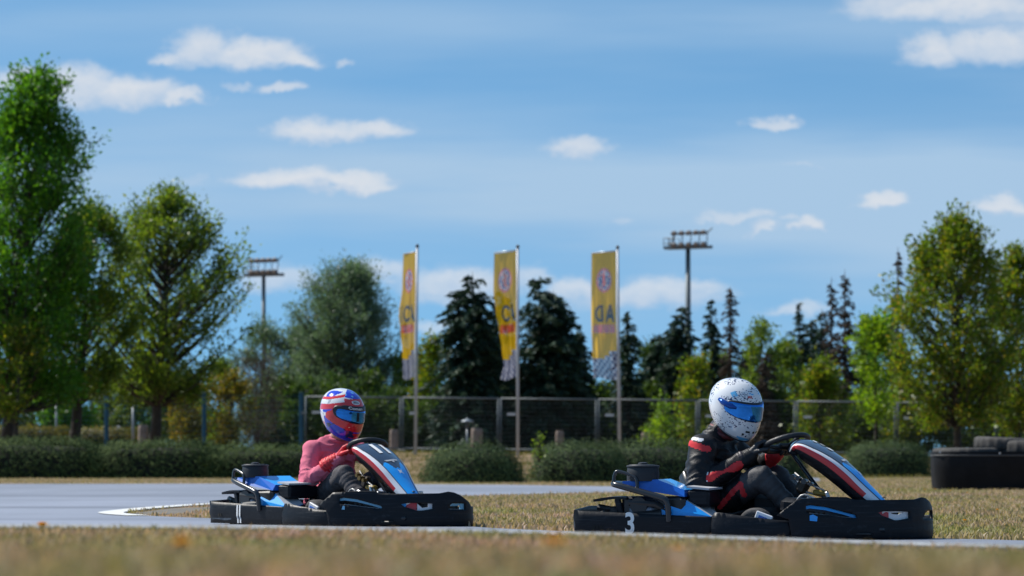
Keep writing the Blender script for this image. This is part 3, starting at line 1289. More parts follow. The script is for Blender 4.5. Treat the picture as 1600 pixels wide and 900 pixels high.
def build_vegetation():
    g1 = leafmat('broad_leaf_green', [(.035, .13, .012), (.07, .20, .018), (.045, .155, .016), (.11, .25, .02)], .5, (1.7, 1.5, .5), .42, .4)
    g2 = leafmat('small_leaf_green', [(.06, .13, .02), (.115, .19, .028), (.085, .16, .028), (.17, .22, .03)], .5, (1.7, 1.5, .5), .42, .4)
    g3 = leafmat('fresh_yellow_green_leaf', [(.05, .115, .012), (.105, .18, .014), (.075, .145, .014), (.16, .21, .018), (.19, .15, .035)], .46, (1.7, 1.5, .4), .42, .4)
    lime = leafmat('lime_green_leaf', [(.10, .22, .01), (.15, .26, .015), (.20, .29, .02)], .5, (1.6, 1.5, .5), .45, .4)
    wil = leafmat('grey_green_willow_leaf', [(.09, .15, .09), (.16, .22, .15), (.07, .12, .07), (.125, .185, .115)], .4, (1.3, 1.4, .8), .45, .4)
    con = leafmat('dark_spruce_needles', [(.016, .042, .028), (.028, .062, .036), (.012, .034, .025), (.045, .08, .036)], .12, (1.3, 1.4, .6), .6, .25)
    dead = leafmat('dead_brown_needles', [(.055, .044, .036), (.085, .066, .052), (.034, .029, .025)], .15, (1.2, 1.1, .9), .8, .1)
    yel = leafmat('yellowing_leaf', [(.10, .12, .015), (.19, .15, .02), (.07, .10, .015), (.24, .15, .02)], .45, (1.4, 1.3, .5), .5, .3)
    olive = leafmat('dark_olive_leaf', [(.03, .07, .02), (.05, .095, .026), (.075, .12, .03)], .35, (1.6, 1.5, .5), .5, .3)
    farg = leafmat('distant_green_leaf', [(.05, .095, .03), (.09, .135, .03), (.035, .08, .03), (.12, .16, .04)], .4, (1.5, 1.4, .6), .5, .3)
    brn = leafmat('bare_brown_twigs', [(.08, .06, .045), (.12, .09, .065), (.06, .05, .04)], .1, (1, 1, 1), .9, .1)
    hed = leafmat('grey_green_hedge_leaf', [(.034, .056, .026), (.070, .105, .044), (.020, .038, .016), (.105, .14, .048)], .06, (1.2, 1.3, .6), .8, .08)
    hed2 = leafmat('clipped_hedge_leaf', [(.034, .056, .022), (.070, .105, .036), (.020, .038, .014), (.105, .14, .040)], .06, (1.2, 1.3, .6), .8, .08)

    def gp(px, d):
        x = (px - 800) / F * d
        return Vector((x, d, terr(x, d)))

    def hgt(py, px, d):
        return HC - (py - YH) / F * d - terr((px - 800) / F * d, d)
    gt = 'broadleaf trees along the fence'
    d = 118
    tree('broadleaf_tree', 'tall dense green tree cut by the left edge of the photo', gp(8, d), hgt(134, 40, d), 1.9, 3.1, prof_tall, 250, 190, .155, g1, .2, 11, gt, twl=.95, off=(.85, 0), stems=1, upw=1.0)
    d = 121
    tree('broadleaf_tree', 'green tree with a thick dark trunk, right of the tallest tree', gp(115, d), hgt(330, 140, d), 1.9, 1.9, prof_wide, 100, 150, .15, g2, .19, 12, gt, twl=.7, off=(.55, 0), upw=.9)
    tree('broadleaf_tree', 'thin forked tree with a slanting trunk at the far left', gp(22, 116), 4.4, 1.6, 1.25, prof_round, 34, 90, .14, g3, .09, 13, gt, lean=(.05, 0))
    d = 126
    tree('broadleaf_tree', 'airy small-leaved tree with a straight dark trunk, left of the floodlight', gp(240, d), hgt(312, 262, d), 1.75, 3.05, prof_wide, 215, 112, .145, g2, .19, 14, gt, twl=.8, off=(.55, 0), spike=1.0, upw=.75, inner=.15)
    d = 124
    tree('broadleaf_tree', 'bright yellow-green spreading tree behind the tyre barrier', gp(1497, d), hgt(356, 1480, d), 1.3, 2.6, prof_wide, 200, 130, .15, g3, .13, 15, gt, twl=.75, off=(.0, 0), spike=1.0, upw=.9, inner=.15)
    d = 129
    tree('broadleaf_tree', 'yellow-green tree standing behind and right of the bright one', gp(1590, d), hgt(410, 1590, d), 1.0, 1.7, prof_wide, 110, 130, .15, g3, .11, 16, gt, twl=.7)
    # willow
    d = 170
    gw = 'grey-green willows behind the fence'
    tree('willow_tree', 'large rounded grey-green willow left of the flags', gp(528, d), hgt(428, 525, d), .2, 3.0, prof_wide, 340, 190, .18, wil, .2, 21, gw, asp=.3, twl=.9, inner=.3, upw=1.0, stems=3)
    tree('willow_tree', 'lower grey-green willow below the left floodlight', gp(440, d + 4), hgt(520, 440, d), .2, 1.9, prof_wide, 160, 170, .18, wil, .15, 22, gw, asp=.3, twl=.8, stems=2)
    gl = 'light green young trees behind the fence'
    d = 163
    tree('young_tree', 'pale green young tree between the willow and the first flag', gp(672, d), hgt(535, 670, d), .3, 1.2, prof_up, 62, 120, .16, g3, .07, 23, gl)
    tree('young_tree', 'pale green young tree behind the pole of the first flag', gp(632, d + 5), hgt(560, 632, d), .3, 1.1, prof_up, 50, 120, .16, g2, .07, 24, gl)
    d = 141
    tree('young_tree', 'bright green sapling under the two bare brown spires', gp(1280, d), hgt(572, 1280, d), .25, .95, prof_up, 62, 120, .15, g3, .06, 25, gl)
    tree('young_tree', 'lime green sapling between the spires and the bright spreading tree', gp(1368, d - 6), hgt(512, 1365, d), 1.3, .85, prof_round, 42, 95, .15, lime, .05, 26, gl)
    tree('young_tree', 'thin pale green tree right of the white helmet', gp(1190, d + 12), hgt(515, 1185, d + 12), .4, 1.3, prof_up, 60, 75, .15, g2, .06, 27, gl)
    tree('young_tree', 'pale green bushy tree left of the white helmet', gp(1088, d), hgt(572, 1088, d), .2, .75, prof_up, 40, 95, .15, g3, .05, 28, gl)
    tree('young_tree', 'small lime green sapling low behind the fence by the third flag', gp(1036, d - 2), hgt(636, 1036, d), .2, .55, prof_round, 24, 60, .15, lime, .03, 29, gl, twl=.4)
    tree('young_tree', 'low green sapling at the foot of the bright spreading tree', gp(1420, d), hgt(596, 1420, d), .2, .8, prof_round, 34, 110, .15, g3, .05, 30, gl)
    tree('young_tree', 'pale green tree filling the gap right of the lone airy spruce', gp(1228, 160), hgt(545, 1228, 160), .3, 1.1, prof_wide, 60, 110, .16, g2, .06, 50, gl)
    tree('young_tree', 'pale green tree between the right floodlight mast and the narrow dead spruce', gp(1128, 164), hgt(560, 1128, 164), .3, 1.1, prof_wide, 60, 120, .16, g2, .06, 51, gl)
    tree('young_tree', 'dull green tree between the small dark spruce and the right floodlight mast', gp(1018, 168), hgt(548, 1018, 168), .3, 1.2, prof_wide, 60, 120, .16, olive, .06, 52, gl)
    tree('young_tree', 'green tree behind the dead spire next to the bright spreading tree', gp(1385, 158), hgt(500, 1385, 158), .3, 1.2, prof_wide, 66, 120, .16, g1, .06, 53, gl)
    # conifers
    gc = 'dark spruces behind the fence'
    d = 155
    conifer('spruce_tree', 'dark spruce with two tops between the first two flags', gp(738, d), hgt(424, 738, d), 2.44, con, 31, gc, tops=((-.55, .1, .90, .8), (.3, .3, .8, .9)), power=.52, dens=1.25)
    conifer('spruce_tree', 'dark spruce hidden behind the middle flag', gp(783, d + 3), hgt(448, 783, d), 1.52, con, 32, gc, power=.52, dens=1.1)
    conifer('spruce_tree', 'broad dark spruce right of the middle flag', gp(843, d + 1), hgt(432, 843, d), 2.77, con, 33, gc, tops=((.55, .0, .93, .85), (1.05, .2, .82, .8)), power=.48, dens=1.25)
    conifer('spruce_tree', 'low dark spruce spreading left of the third flag', gp(902, d + 4), hgt(510, 900, d), 1.65, con, 34, gc, power=.52, dens=1.1)
    conifer('spruce_tree', 'small dark spruce right of the third flag', gp(981, d + 2), hgt(484, 981, d), 1.45, con, 35, gc, power=.7)
    conifer('spruce_tree', 'dark spruce in front of the right floodlight mast', gp(1066, d + 2), hgt(474, 1066, d), 1.65, con, 36, gc, power=.52, tops=((-.35, 0, .88, .8),))
    conifer('spruce_tree', 'slim dark spruce just right of the right floodlight mast', gp(1112, d + 6), hgt(456, 1112, d), 1.12, con, 37, gc, power=.75)
    conifer('spruce_tree', 'lone airy spruce with open branches right of the white helmet', gp(1249, d + 6), hgt(462, 1249, d), 1.25, con, 38, gc, power=.75, dens=.6)
    conifer('spruce_tree', 'dark spruce just left of the tallest brown spire', gp(1284, d + 8), hgt(470, 1284, d), 1.25, con, 39, gc, power=.8, dens=.8)
    conifer('spruce_tree', 'dark spruce right of the tallest brown spire', gp(1351, d + 8), hgt(474, 1351, d), 1.32, con, 40, gc, power=.7, dens=.8)
    conifer('spruce_tree', 'dark spruce filling the gap left of the tallest brown spire', gp(1268, 166), hgt(498, 1268, 166), 1.5, con, 46, gc, power=.6)
    conifer('spruce_tree', 'low dark spruce between the third flag and the right floodlight mast', gp(1030, 160), hgt(520, 1030, 160), 1.5, con, 47, gc, power=.5, dens=1.1)
    conifer('spruce_tree', 'dark spruce behind the thin pale green tree right of the white helmet', gp(1172, 168), hgt(520, 1172, 168), 1.4, con, 48, gc, power=.55)
    gd = 'dead brown spruces behind the fence'
    bd = principled('dead_bark', (.06, .05, .042), .95, var=.3, vscale=5)
    conifer('dead_spruce', 'narrow dead brown spruce left of the white helmet', gp(1141, 147), hgt(448, 1141, 147), .75, dead, 41, gd, power=.55, dens=1.7, barkm=bd, slen=.24, bare=.2, sparse_top=.35, rt=.09)
    conifer('dead_spruce', 'short wide dead brown spruce right of the white helmet', gp(1197, 146), hgt(548, 1197, 146), .8, dead, 42, gd, power=.52, dens=1.9, barkm=bd, slen=.24, bare=.2, sparse_top=.3, rt=.09)
    conifer('dead_spruce', 'slim dead brown spire left of the tallest one', gp(1299, 149), hgt(433, 1299, 149), .8, dead, 43, gd, power=.7, dens=1.6, barkm=bd, slen=.24, bare=.25, sparse_top=.35, rt=.09)
    conifer('dead_spruce', 'tallest dead brown spire with a ragged skirt', gp(1320, 146), hgt(421, 1317, 146), 1.15, dead, 44, gd, power=.75, dens=1.9, barkm=bd, slen=.24, bare=.2, sparse_top=.35, rt=.1)
    conifer('dead_spruce', 'dead brown spire half hidden by the bright spreading tree', gp(1403, 147), hgt(386, 1403, 147), .6, dead, 45, gd, power=.7, dens=1.5, barkm=bd, slen=.24, bare=.25, sparse_top=.4, rt=.09)
    # far left band of trees
    gf = 'distant trees seen under the crowns at the left'
    for i, (px, top, w, lab, mt) in enumerate(((-8, 585, 2.2, 'distant pale green tree at the far left edge', farg), (52, 575, 2.0, 'distant green tree right of the thin forked tree', farg),
                                           (100, 600, 1.6, 'distant dark green tree behind the thick dark trunk', g1), (142, 598, 1.8, 'distant fresh green tree right of the thick dark trunk', farg),
                                           (190, 588, 1.7, 'distant green tree behind the tall lamp post', farg), (232, 575, 2.0, 'distant dark green tree behind the straight trunk', g1),
                                           (285, 585, 2.0, 'distant green tree behind the yellow shrub', farg), (345, 575, 1.9, 'distant green tree left of the brown shrub', g2))):
        dd = 186 + (i * 7) % 12
        tree('distant_tree', lab, gp(px, dd), hgt(top, px, dd), .1, w, prof_up, 60, 120, .2, mt, .12, 60 + i, gf, inner=.35)
    # shrubs
    gs = 'shrubs behind the fence'
    tree('shrub', 'yellowing shrub left of the blue post', gp(300, 139), hgt(600, 300, 139), .1, 1.0, prof_round, 46, 90, .13, yel, .05, 71, gs, cat='shrub', stems=3, twl=.5)
    tree('shrub', 'orange-tinged yellow shrub right of the blue post', gp(352, 140), hgt(592, 352, 140), .1, .9, prof_round, 44, 90, .13, yel, .05, 72, gs, cat='shrub', stems=3, twl=.5)
    tree('shrub', 'bare brown twiggy shrub left of the red and blue helmet', gp(402, 142), hgt(560, 402, 142), .1, 1.2, prof_round, 70, 60, .13, brn, .06, 73, gs, cat='shrub', stems=4, asp=.15, twl=.7)
    for i, (px, top, w, lab) in enumerate(((445, 608, 1.3, 'dark olive shrub below the willows'), (500, 600, 1.3, 'dark olive shrub behind the red and blue helmet'), (560, 596, 1.3, 'dark olive shrub right of the red and blue helmet'),
                                       (612, 612, 1.1, 'dark olive shrub below the first flag'), (668, 634, 1.1, 'dark olive shrub right of the first flagpole'), (725, 610, 1.3, 'dark olive shrub behind the small lantern'), (790, 604, 1.3, 'dark olive shrub behind the middle flagpole'),
                                       (858, 604, 1.4, 'dark olive shrub under the broad spruce'), (925, 606, 1.3, 'dark olive shrub left of the third flagpole'), (992, 612, 1.2, 'dark olive shrub right of the third flagpole'), (1052, 632, 1.1, 'dark olive shrub left of the pale bushy tree'),
                                       (1140, 640, 1.0, 'dark olive shrub behind the white helmet'), (1228, 625, 1.0, 'dark olive shrub left of the bright green sapling'), (1345, 622, 1.1, 'dark olive shrub under the tallest brown spire'), (1440, 610, 1.4, 'dark olive shrub below the bright spreading tree'),
                                       (1515, 604, 1.5, 'dark olive shrub behind the tyre barrier'), (1585, 608, 1.4, 'dark olive shrub at the right edge of the photo'))):
        dd = 158 + (i * 5) % 9 if px < 1100 else 143 + (i * 5) % 7
        tree('shrub', lab, gp(px, dd), hgt(top, px, dd), .05, w * 1.15, prof_wide, 62, 170, .18, olive, .06, 80 + i, gs, cat='shrub', inner=.3, stems=2)
    # hedges and clipped bushes
    gh = 'clipped hedges behind the far side of the track'
    d = 105.5
    def hedge(x0, x1, top, lab, seed, dd=105.5, n=15000, mt=hed2, base=None, ex=4.6, hy=1.1, nm='hedge', gr=gh, cat='hedge', ls=.085, lumps=.09, fuzz=.16):
        xa, xb = (x0 - 800) / F * dd, (x1 - 800) / F * dd
        z = terr((xa + xb) / 2, dd)
        h = HC - (top - YH) / F * dd - z
        return bush(nm, lab, ((xa + xb) / 2, dd + hy, z), (xb - xa) / 2, hy, h, n, ls, mt, seed, gr, ex=ex, cat=cat, lumps=lumps, fuzz=fuzz)
    hedge(-70, 170, 685, 'dark clipped hedge at the far left below the tallest tree', 101, n=16000)
    hedge(140, 350, 689, 'clipped hedge with a rounded left corner below the lamp post', 102, n=14000)
    hedge(312, 540, 696, 'lower clipped hedge behind the pink-shirted driver', 103, n=15000)
    gb = 'rounded clipped bushes behind the karts'
    hedge(655, 822, 690, 'rounded dark bush standing alone between two flagpoles', 104, 83, 15000, hed, ex=2.3, hy=1.0, nm='bush', gr=gb, cat='bush', ls=.065, lumps=.10)
    hedge(826, 985, 690, 'rounded bush with a lime sprig at its left end', 105, 85, 12000, hed, ex=2.6, hy=1.0, nm='bush', gr=gb, cat='bush', ls=.065, lumps=.12)
    hedge(900, 1125, 687, 'long rounded bush left of the driver in black', 106, 86, 15000, hed, ex=2.9, hy=1.0, nm='bush', gr=gb, cat='bush', ls=.065, lumps=.10)
    hedge(1196, 1268, 694, 'small bush seen through the steering wheel of the right kart', 107, 88, 7000, hed, ex=2.6, hy=.9, nm='bush', gr=gb, cat='bush', ls=.065, lumps=.1)
    hedge(1322, 1464, 689, 'clipped grey-green bush left of the tyre barrier', 108, 112, 14000, hed, ex=3.2, hy=1.2, nm='bush', gr=gb, cat='bush', ls=.075, lumps=.07)
    # yellow hedge at the back
    hedge(-40, 112, 668, 'far yellow-topped hedge left of the thick dark trunk', 109, 146, 7000, yel, ex=6, hy=.5, gr='far yellow-green hedges', ls=.12)
    hedge(120, 222, 671, 'far yellow-topped hedge right of the thick dark trunk', 110, 146, 5000, yel, ex=6, hy=.5, gr='far yellow-green hedges', ls=.12)
    # lime sprig and pale patch on the bushes
    p = px2w(843, 706, 84.3)
    tree('sprig', 'lime green sprig growing out of the left end of a rounded bush', (p.x, p.y, .45), .62, .05, .12, prof_round, 9, 18, .06, lime, .015, 131, cat='plant', twl=.18)
# ------------------------------------------------------------------ flags, masts, fence, lamps, tyres
def fabric(name, col, see=.28, tr=.5):
    m = bpy.data.materials.new(name)
    m.use_nodes = True
    nt = m.node_tree
    out = nt.nodes['Material Output']
    b = nt.nodes['Principled BSDF']
    b.inputs['Base Color'].default_value = (*col, 1)
    b.inputs['Roughness'].default_value = .7
    b.inputs['Specular IOR Level'].default_value = .2
    t = nd(nt, 'ShaderNodeBsdfTranslucent')
    t.inputs['Color'].default_value = (*col, 1)
    tp = nd(nt, 'ShaderNodeBsdfTransparent')
    a = nd(nt, 'ShaderNodeMixShader')
    a.inputs[0].default_value = tr
    c = nd(nt, 'ShaderNodeMixShader')
    c.inputs[0].default_value = see
    nt.links.new(b.outputs[0], a.inputs[1])
    nt.links.new(t.outputs[0], a.inputs[2])
    nt.links.new(a.outputs[0], c.inputs[1])
    nt.links.new(tp.outputs[0], c.inputs[2])
    nt.links.new(c.outputs[0], out.inputs['Surface'])
    return m


def seg_d(px, py, a, b):
    ax, ay = a
    bx, by = b
    L2 = (bx - ax) ** 2 + (by - ay) ** 2
    t = max(0, min(1, ((px - ax) * (bx - ax) + (py - ay) * (by - ay)) / L2))
    return math.hypot(px - ax - t * (bx - ax), py - ay - t * (by - ay))


def glyph(ch, x, y):
    """x,y in 0..1 (y up); letter strokes of a bold sans"""
    s = .13
    if ch == 'A':
        return min(seg_d(x, y, (.12, 0), (.5, 1)), seg_d(x, y, (.88, 0), (.5, 1)), seg_d(x, y, (.28, .33), (.72, .33))) < s
    if ch == 'C':
        r = math.hypot((x - .52) / .42, (y - .5) / .45)
        return .68 < r < 1.1 and not (x > .62 and .28 < y < .72)
    if ch == 'D':
        r = math.hypot((x - .3) / .6, (y - .5) / .5)
        return (.08 < x < .34 and 0 <= y <= 1) or (x >= .3 and .68 < r < 1.05)
    return False


def build_flags():
    fm = [fabric('flag_yellow', (.95, .57, .014), .08, .72), fabric('flag_black', (.02, .025, .035), .12, .2), fabric('flag_red', (.75, .10, .05), .2), fabric('flag_white', (.75, .75, .75), .24),
          fabric('flag_blue', (.06, .09, .30), .15), fabric('flag_check_dark', (.09, .10, .20), .15), fabric('flag_check_light', (.55, .57, .68), .22)]
    steel = principled('galvanised_steel', (.42, .44, .46), .42, .6, var=.15, vscale=8)
    white_pole = principled('flagpole_aluminium', (.42, .44, .48), .4, 0.0, var=.1, vscale=3)
    W0 = 1.15
    specs = [
        (652, 386, 649, 705, [(0, .43), (.25, .45), (.5, .56), (.62, .50), (.8, .43), (1, .40)], ('C',), 'yellow flag on the leftmost pole, furled narrowest of the three', 'A'),
        (809, 387, 809, 708, [(0, .74), (.3, .76), (.45, .68), (.6, .58), (.75, .48), (.88, .42), (1, .52)], ('C',), 'yellow flag on the middle pole, pulled in towards its foot', 'A'),
        (965, 388, 968, 688, [(0, .81), (.3, .83), (.5, .84), (.8, .82), (1, .78)], ('D', 'A'), 'yellow flag on the right pole, hanging widest of the three', 'A')]
    for k, (xt, yt, xb, yb, prof, let, lab, _) in enumerate(specs):
        d = 128.0
        base = px2w(xb, yb, d)
        gz = terr(base.x, d)
        top = px2w(xt, yt, d)
        root = empty('banner_flag', (base.x, d, gz))
        tag(root, lab, 'flag', 'yellow banner flags on tall poles')
        b0 = Vector((base.x, d, gz))
        T = top - b0
        m = MB()
        m.tube([(0, 0, -.1), T * .5, T], [.055, .05, .04], 12)
        m.build('pole', white_pole, root, True)
        m = MB()
        m.lathe([(.0, .0), (.06, .0), (.06, .05), (.03, .09), (.0, .11)], tuple(T), seg=12)
        m.build('finial', principled('dark_plastic', (.03, .035, .04), .5), root, True)
        s = F / d
        ytop = {0: 394, 1: 392, 2: 393}[k]
        ybot = {0: 591, 1: 591, 2: 592}[k]
        Hf = (ybot - ytop) / s
        zt = (HC - (ytop - YH) / s) - gz
        nu, nv = 72, 220
        rr = random.Random(k + 3)
        ph = rr.uniform(0, 6)

        def width(v):
            for i in range(len(prof) - 1):
                if prof[i][0] <= v <= prof[i + 1][0]:
                    t = (v - prof[i][0]) / (prof[i + 1][0] - prof[i][0])
                    t = t * t * (3 - 2 * t)
                    return prof[i][1] * (1 - t) + prof[i + 1][1] * t
            return prof[-1][1]
        V = []
        for j in range(nv + 1):
            v = j / nv
            w = width(v)
            amp = .008 + .034 * min(1, v * 2.2)
            for i in range(nu + 1):
                u = i / nu
                ax = T * ((zt - v * Hf) / T.z)
                depth = math.sqrt(max(0, W0 * W0 - w * w))
                y = depth * u * .55
                fold = math.sin(u * 15 + v * 7 + ph) * .6 + math.sin(u * 26 - v * 9 + ph * 2) * .35 + .5 * math.sin(u * 7 + v * 16 + ph)
                y += amp * fold * min(1, u * 5)
                x = -.05 - w * (u + .018 * math.sin(u * 15 + v * 7 + ph + 1.2) * min(1, v * 3) * (1 - u))
                z = -v * Hf - .07 * u * (1 - v) * .6 + .05 * math.sin(u * 5 + ph) * (v ** 4) - (.03 * u if k == 1 else 0)
                V.append((ax.x + x, ax.y + y, zt + z))
        Fq, mi = [], []
        for j in range(nv):
            for i in range(nu):
                a = j * (nu + 1) + i
                Fq.append((a, a + 1, a + nu + 2, a + nu + 1))
                u, v = (i + .5) / nu, (j + .5) / nv
                c = 0
                e = math.hypot((u - .5) / .31, (v - .22) / .098)
                if e < 1:
                    c = 2 if e > .80 else 3
                    if e < .76:
                        q = noise.noise(Vector((u * 14 + k, v * 42, 1.7)))
                        c = 4 if q > .05 else (3 if q > -.22 else 2)
                        if .44 < u < .56 and .17 < v < .27:
                            c = 2
                if .415 < v < .55:
                    y = (.55 - v) / .135
                    if k == 2:
                        xx = (u - .10) / .33
                        if 0 <= xx <= 1 and glyph('A', 1 - xx, y):
                            c = 1
                        xx = (u - .50) / .38
                        if 0 <= xx <= 1 and glyph('D', xx, y):
                            c = 1
                    else:
                        xx = (u - .02) / .42
                        if 0 <= xx <= .55 and glyph('A', 1 - xx, y):
                            c = 1
                        xx = 1 - (u - .28) / .48
                        if 0 <= xx <= 1 and glyph('C', xx, y):
                            c = 1
                        if u > .82 and u < .88 and k == 0:
                            c = 1
                if .57 < v < .635 and .08 < u < .94:
                    xq = (u * 11) % 1
                    if not (xq < .16 and (v < .59 or int(u * 11) % 3 == 0)):
                        c = 2
                if v > (.84 if u > .5 else (.815 if u > .3 else .775)):
                    c = 5 if (int(u * 9 + v * 9) + int(v * 40)) % 2 else 6
                if v < .008 or u > .985:
                    c = c if c else 0
                mi.append(c)
        mesh_np('flag', V, Fq, fm, root, True, mi)
        m = MB()
        a = T * (zt / T.z)
        m.tube([(a.x, a.y - .0, zt + .03), (a.x - prof[0][1] - .05, a.y + .5 * math.sqrt(max(0, W0 ** 2 - prof[0][1] ** 2)), zt - .035)], .018, 8)
        m.build('top_arm', steel, root, True)


def build_masts():
    steel = principled('mast_grey_steel', (.10, .125, .14), .5, .3, var=.15, vscale=1)
    lampm = principled('lamp_housing_grey', (.16, .15, .15), .45, .3)
    glass = principled('lamp_glass', (.16, .14, .13), .2, 0, .4)
    for (px, yt, d, wpx, lab, side) in ((1075, 389, 290, 65, 'taller floodlight mast standing above the spruces on the right', 1), (412, 432, 360, 55, 'shorter floodlight mast standing above the willows on the left', 1)):
        b = px2w(px, yt, d)
        gz = terr(b.x, d)
        root = empty('floodlight_mast', (b.x, d, gz), 0)
        tag(root, lab, 'floodlight', 'stadium floodlight masts')
        h = b.z - gz
        m = MB()
        m.tube([(0, 0, 0), (0, 0, h * .5), (0, 0, h)], [.30, .24, .18], 12)
        m.build('mast', steel, root, True)
        s = d / F
        Wd = wpx * s
        k = d / 290
        rot = Matrix.Rotation(R(-32), 3, 'Z')
        Lh = Wd / math.cos(R(32)) / 2

        def q(x, y, z):
            v = rot @ Vector((x * Lh, y * k, 0))
            return (v.x, v.y, h + z * k)
        p = MB()
        p.box(q(0, 0, .05), (2 * Lh, 1.0 * k, .10), rot)
        p.box(q(0, .45, .14), (2 * Lh, .07, .2 * k), rot)
        p.box(q(0, -.45, .14), (2 * Lh, .07, .2 * k), rot)
        p.build('platform', steel, root)
        p = MB()
        for z in (.45, .85):
            p.tube([q(-1, -.45, z), q(-.55, -.45, z)], .03, 5)
            p.tube([q(-1, .45, z), q(-.55, .45, z)], .03, 5)
            p.tube([q(-1, -.45, z), q(-1, .45, z)], .03, 5)
        for x in (-1, -.78, -.55):
            for y in (-.45, .45):
                p.tube([q(x, y, .1), q(x, y, .85)], .03, 5)
        p.build('railing', steel, root)
        p = MB()
        for x in (-.58, -.2, .2, .6, .96):
            p.tube([q(x, -.3, .1), q(x + .04, -.3, 1.32)], .04, 6)
        p.tube([q(-.62, -.3, 1.12), q(1.0, -.3, 1.12)], .05, 6)
        p.tube([q(-.78, -.3, .1), q(-.55, -.3, 1.12)], .04, 6)
        p.tube([q(.96, -.3, 1.12), q(1.22, -.3, 1.5)], .05, 6)
        p.build('lamp_frame', steel, root)
        for z in (.32, 1.2):
            for i in range(5):
                x = -.5 + i * .34
                o = MB()
                rt = rot @ Matrix.Rotation(R(35), 3, 'X')
                o.box(q(x, -.5, z), (.46 * k, .30 * k, .30 * k), rt, taper=.75, bev=.03)
                ob = o.build('floodlight', lampm, root)
                o = MB()
                c = Vector(q(x, -.5, z)) + rt @ Vector((0, -.155 * k, -.02))
                o.box(c, (.38 * k, .02, .22 * k), rt)
                o.build('lamp_glass', glass, ob)


def build_fence():
    steel = principled('fence_galvanised', (.10, .12, .13), .6, .0, var=.2, vscale=4)
    post = principled('fence_upright_grey', (.055, .078, .095), .65, .0, var=.2, vscale=4)
    white = principled('white_plate', (.6, .62, .64), .5)
    conc = principled('concrete_block', (.30, .28, .25), .9, var=.2, vscale=10)
    xs = [475, 627, 780, 933, 1090, 1243, 1400, 1557, 1712]
    d = 137.0
    labs = ['first grey mesh fence panel from the left, behind the red and blue helmet', 'grey mesh fence panel crossed by the leftmost flagpole', 'grey mesh fence panel crossed by the middle flagpole',
            'grey mesh fence panel crossed by the right flagpole', 'grey mesh fence panel behind the white helmet', 'grey mesh fence panel behind the nose of the right kart', 'grey mesh fence panel behind the bush next to the tyre barrier', 'grey mesh fence panel cut by the right edge, behind the tyre barrier']
    for i in range(8):
        x0, x1 = (xs[i] - 800) / F * d, (xs[i + 1] - 800) / F * d
        W = x1 - x0
        z0 = terr(x0, d)
        z1 = terr(x1, d)
        ang = math.atan2(z1 - z0, W)
        root = empty('fence_panel', (x0, d, z0))
        root.rotation_euler = (0, -ang, 0)
        tag(root, labs[i], 'fence panel', 'grey mesh fence panels behind the flags')
        m = MB()
        for x in (.05, W - .05):
            m = MB()
            m.tube([(x, 0, .06), (x, 0, 1.99)], .034, 8)
            m.build('upright', post, root, True)
        for z, r_ in ((1.97, .034), (.16, .03)):
            m = MB()
            m.tube([(.05, 0, z), (W - .05, 0, z)], r_, 8)
            m.build('rail', steel, root, True)
        m = MB()
        for j in range(1, 12):
            z = .16 + j * .15
            m.tube([(.05, 0, z), (W - .05, 0, z)], .0034, 3, caps=False)
        n = int(W / .11)
        for j in range(1, n):
            x = .05 + (W - .1) * j / n
            m.tube([(x, .006, .16), (x, .006, 1.97)], .0018, 3, caps=False)
        m.build('wire_mesh', post, root)
        m = MB()
        m.box((.42, -.02, 1.42), (.30, .012, .085))
        m.build('name_plate', white, root)
        m = MB()
        m.box((.0, -.03, 1.38), (.2, .05, .07), bev=.01)
        m.build('clamp', steel, root)
        m = MB()
        m.box((.0, 0, .06), (.26, .7, .14), bev=.02)
        m.build('foot_block', conc, root)
    # blue-green wire fence on the left
    teal = principled('blue_green_painted_steel', (.012, .075, .13), .45, .2, var=.2, vscale=4)
    xa, xb = (-60 - 800) / F * d, (470 - 800) / F * d
    root = empty('wire_fence', (xa, d + .3, terr(xa, d)))
    tag(root, 'blue-green wire fence on heavy posts at the left, under the trees', 'fence')
    for px in (5, 165, 318, 470):
        x = (px - 800) / F * d - xa
        m = MB()
        m.box((x, 0, .98), (.15, .10, 1.98), bev=.02)
        m.box((x, 0, 1.98), (.17, .12, .05), bev=.01)
        m.box((x + .05, -.06, 1.62), (.06, .03, .06))
        m.build('post', teal, root)
    m = MB()
    Wt = xb - xa
    for j in range(11):
        z = .1 + j * .18
        m.tube([(0, 0, z), (Wt, 0, z)], .0035, 3, caps=False)
    for j in range(int(Wt / .1)):
        m.tube([(j * .1, .008, .1), (j * .1, .008, 1.9)], .0018, 3, caps=False)
    m.build('wire_mesh', teal, root)


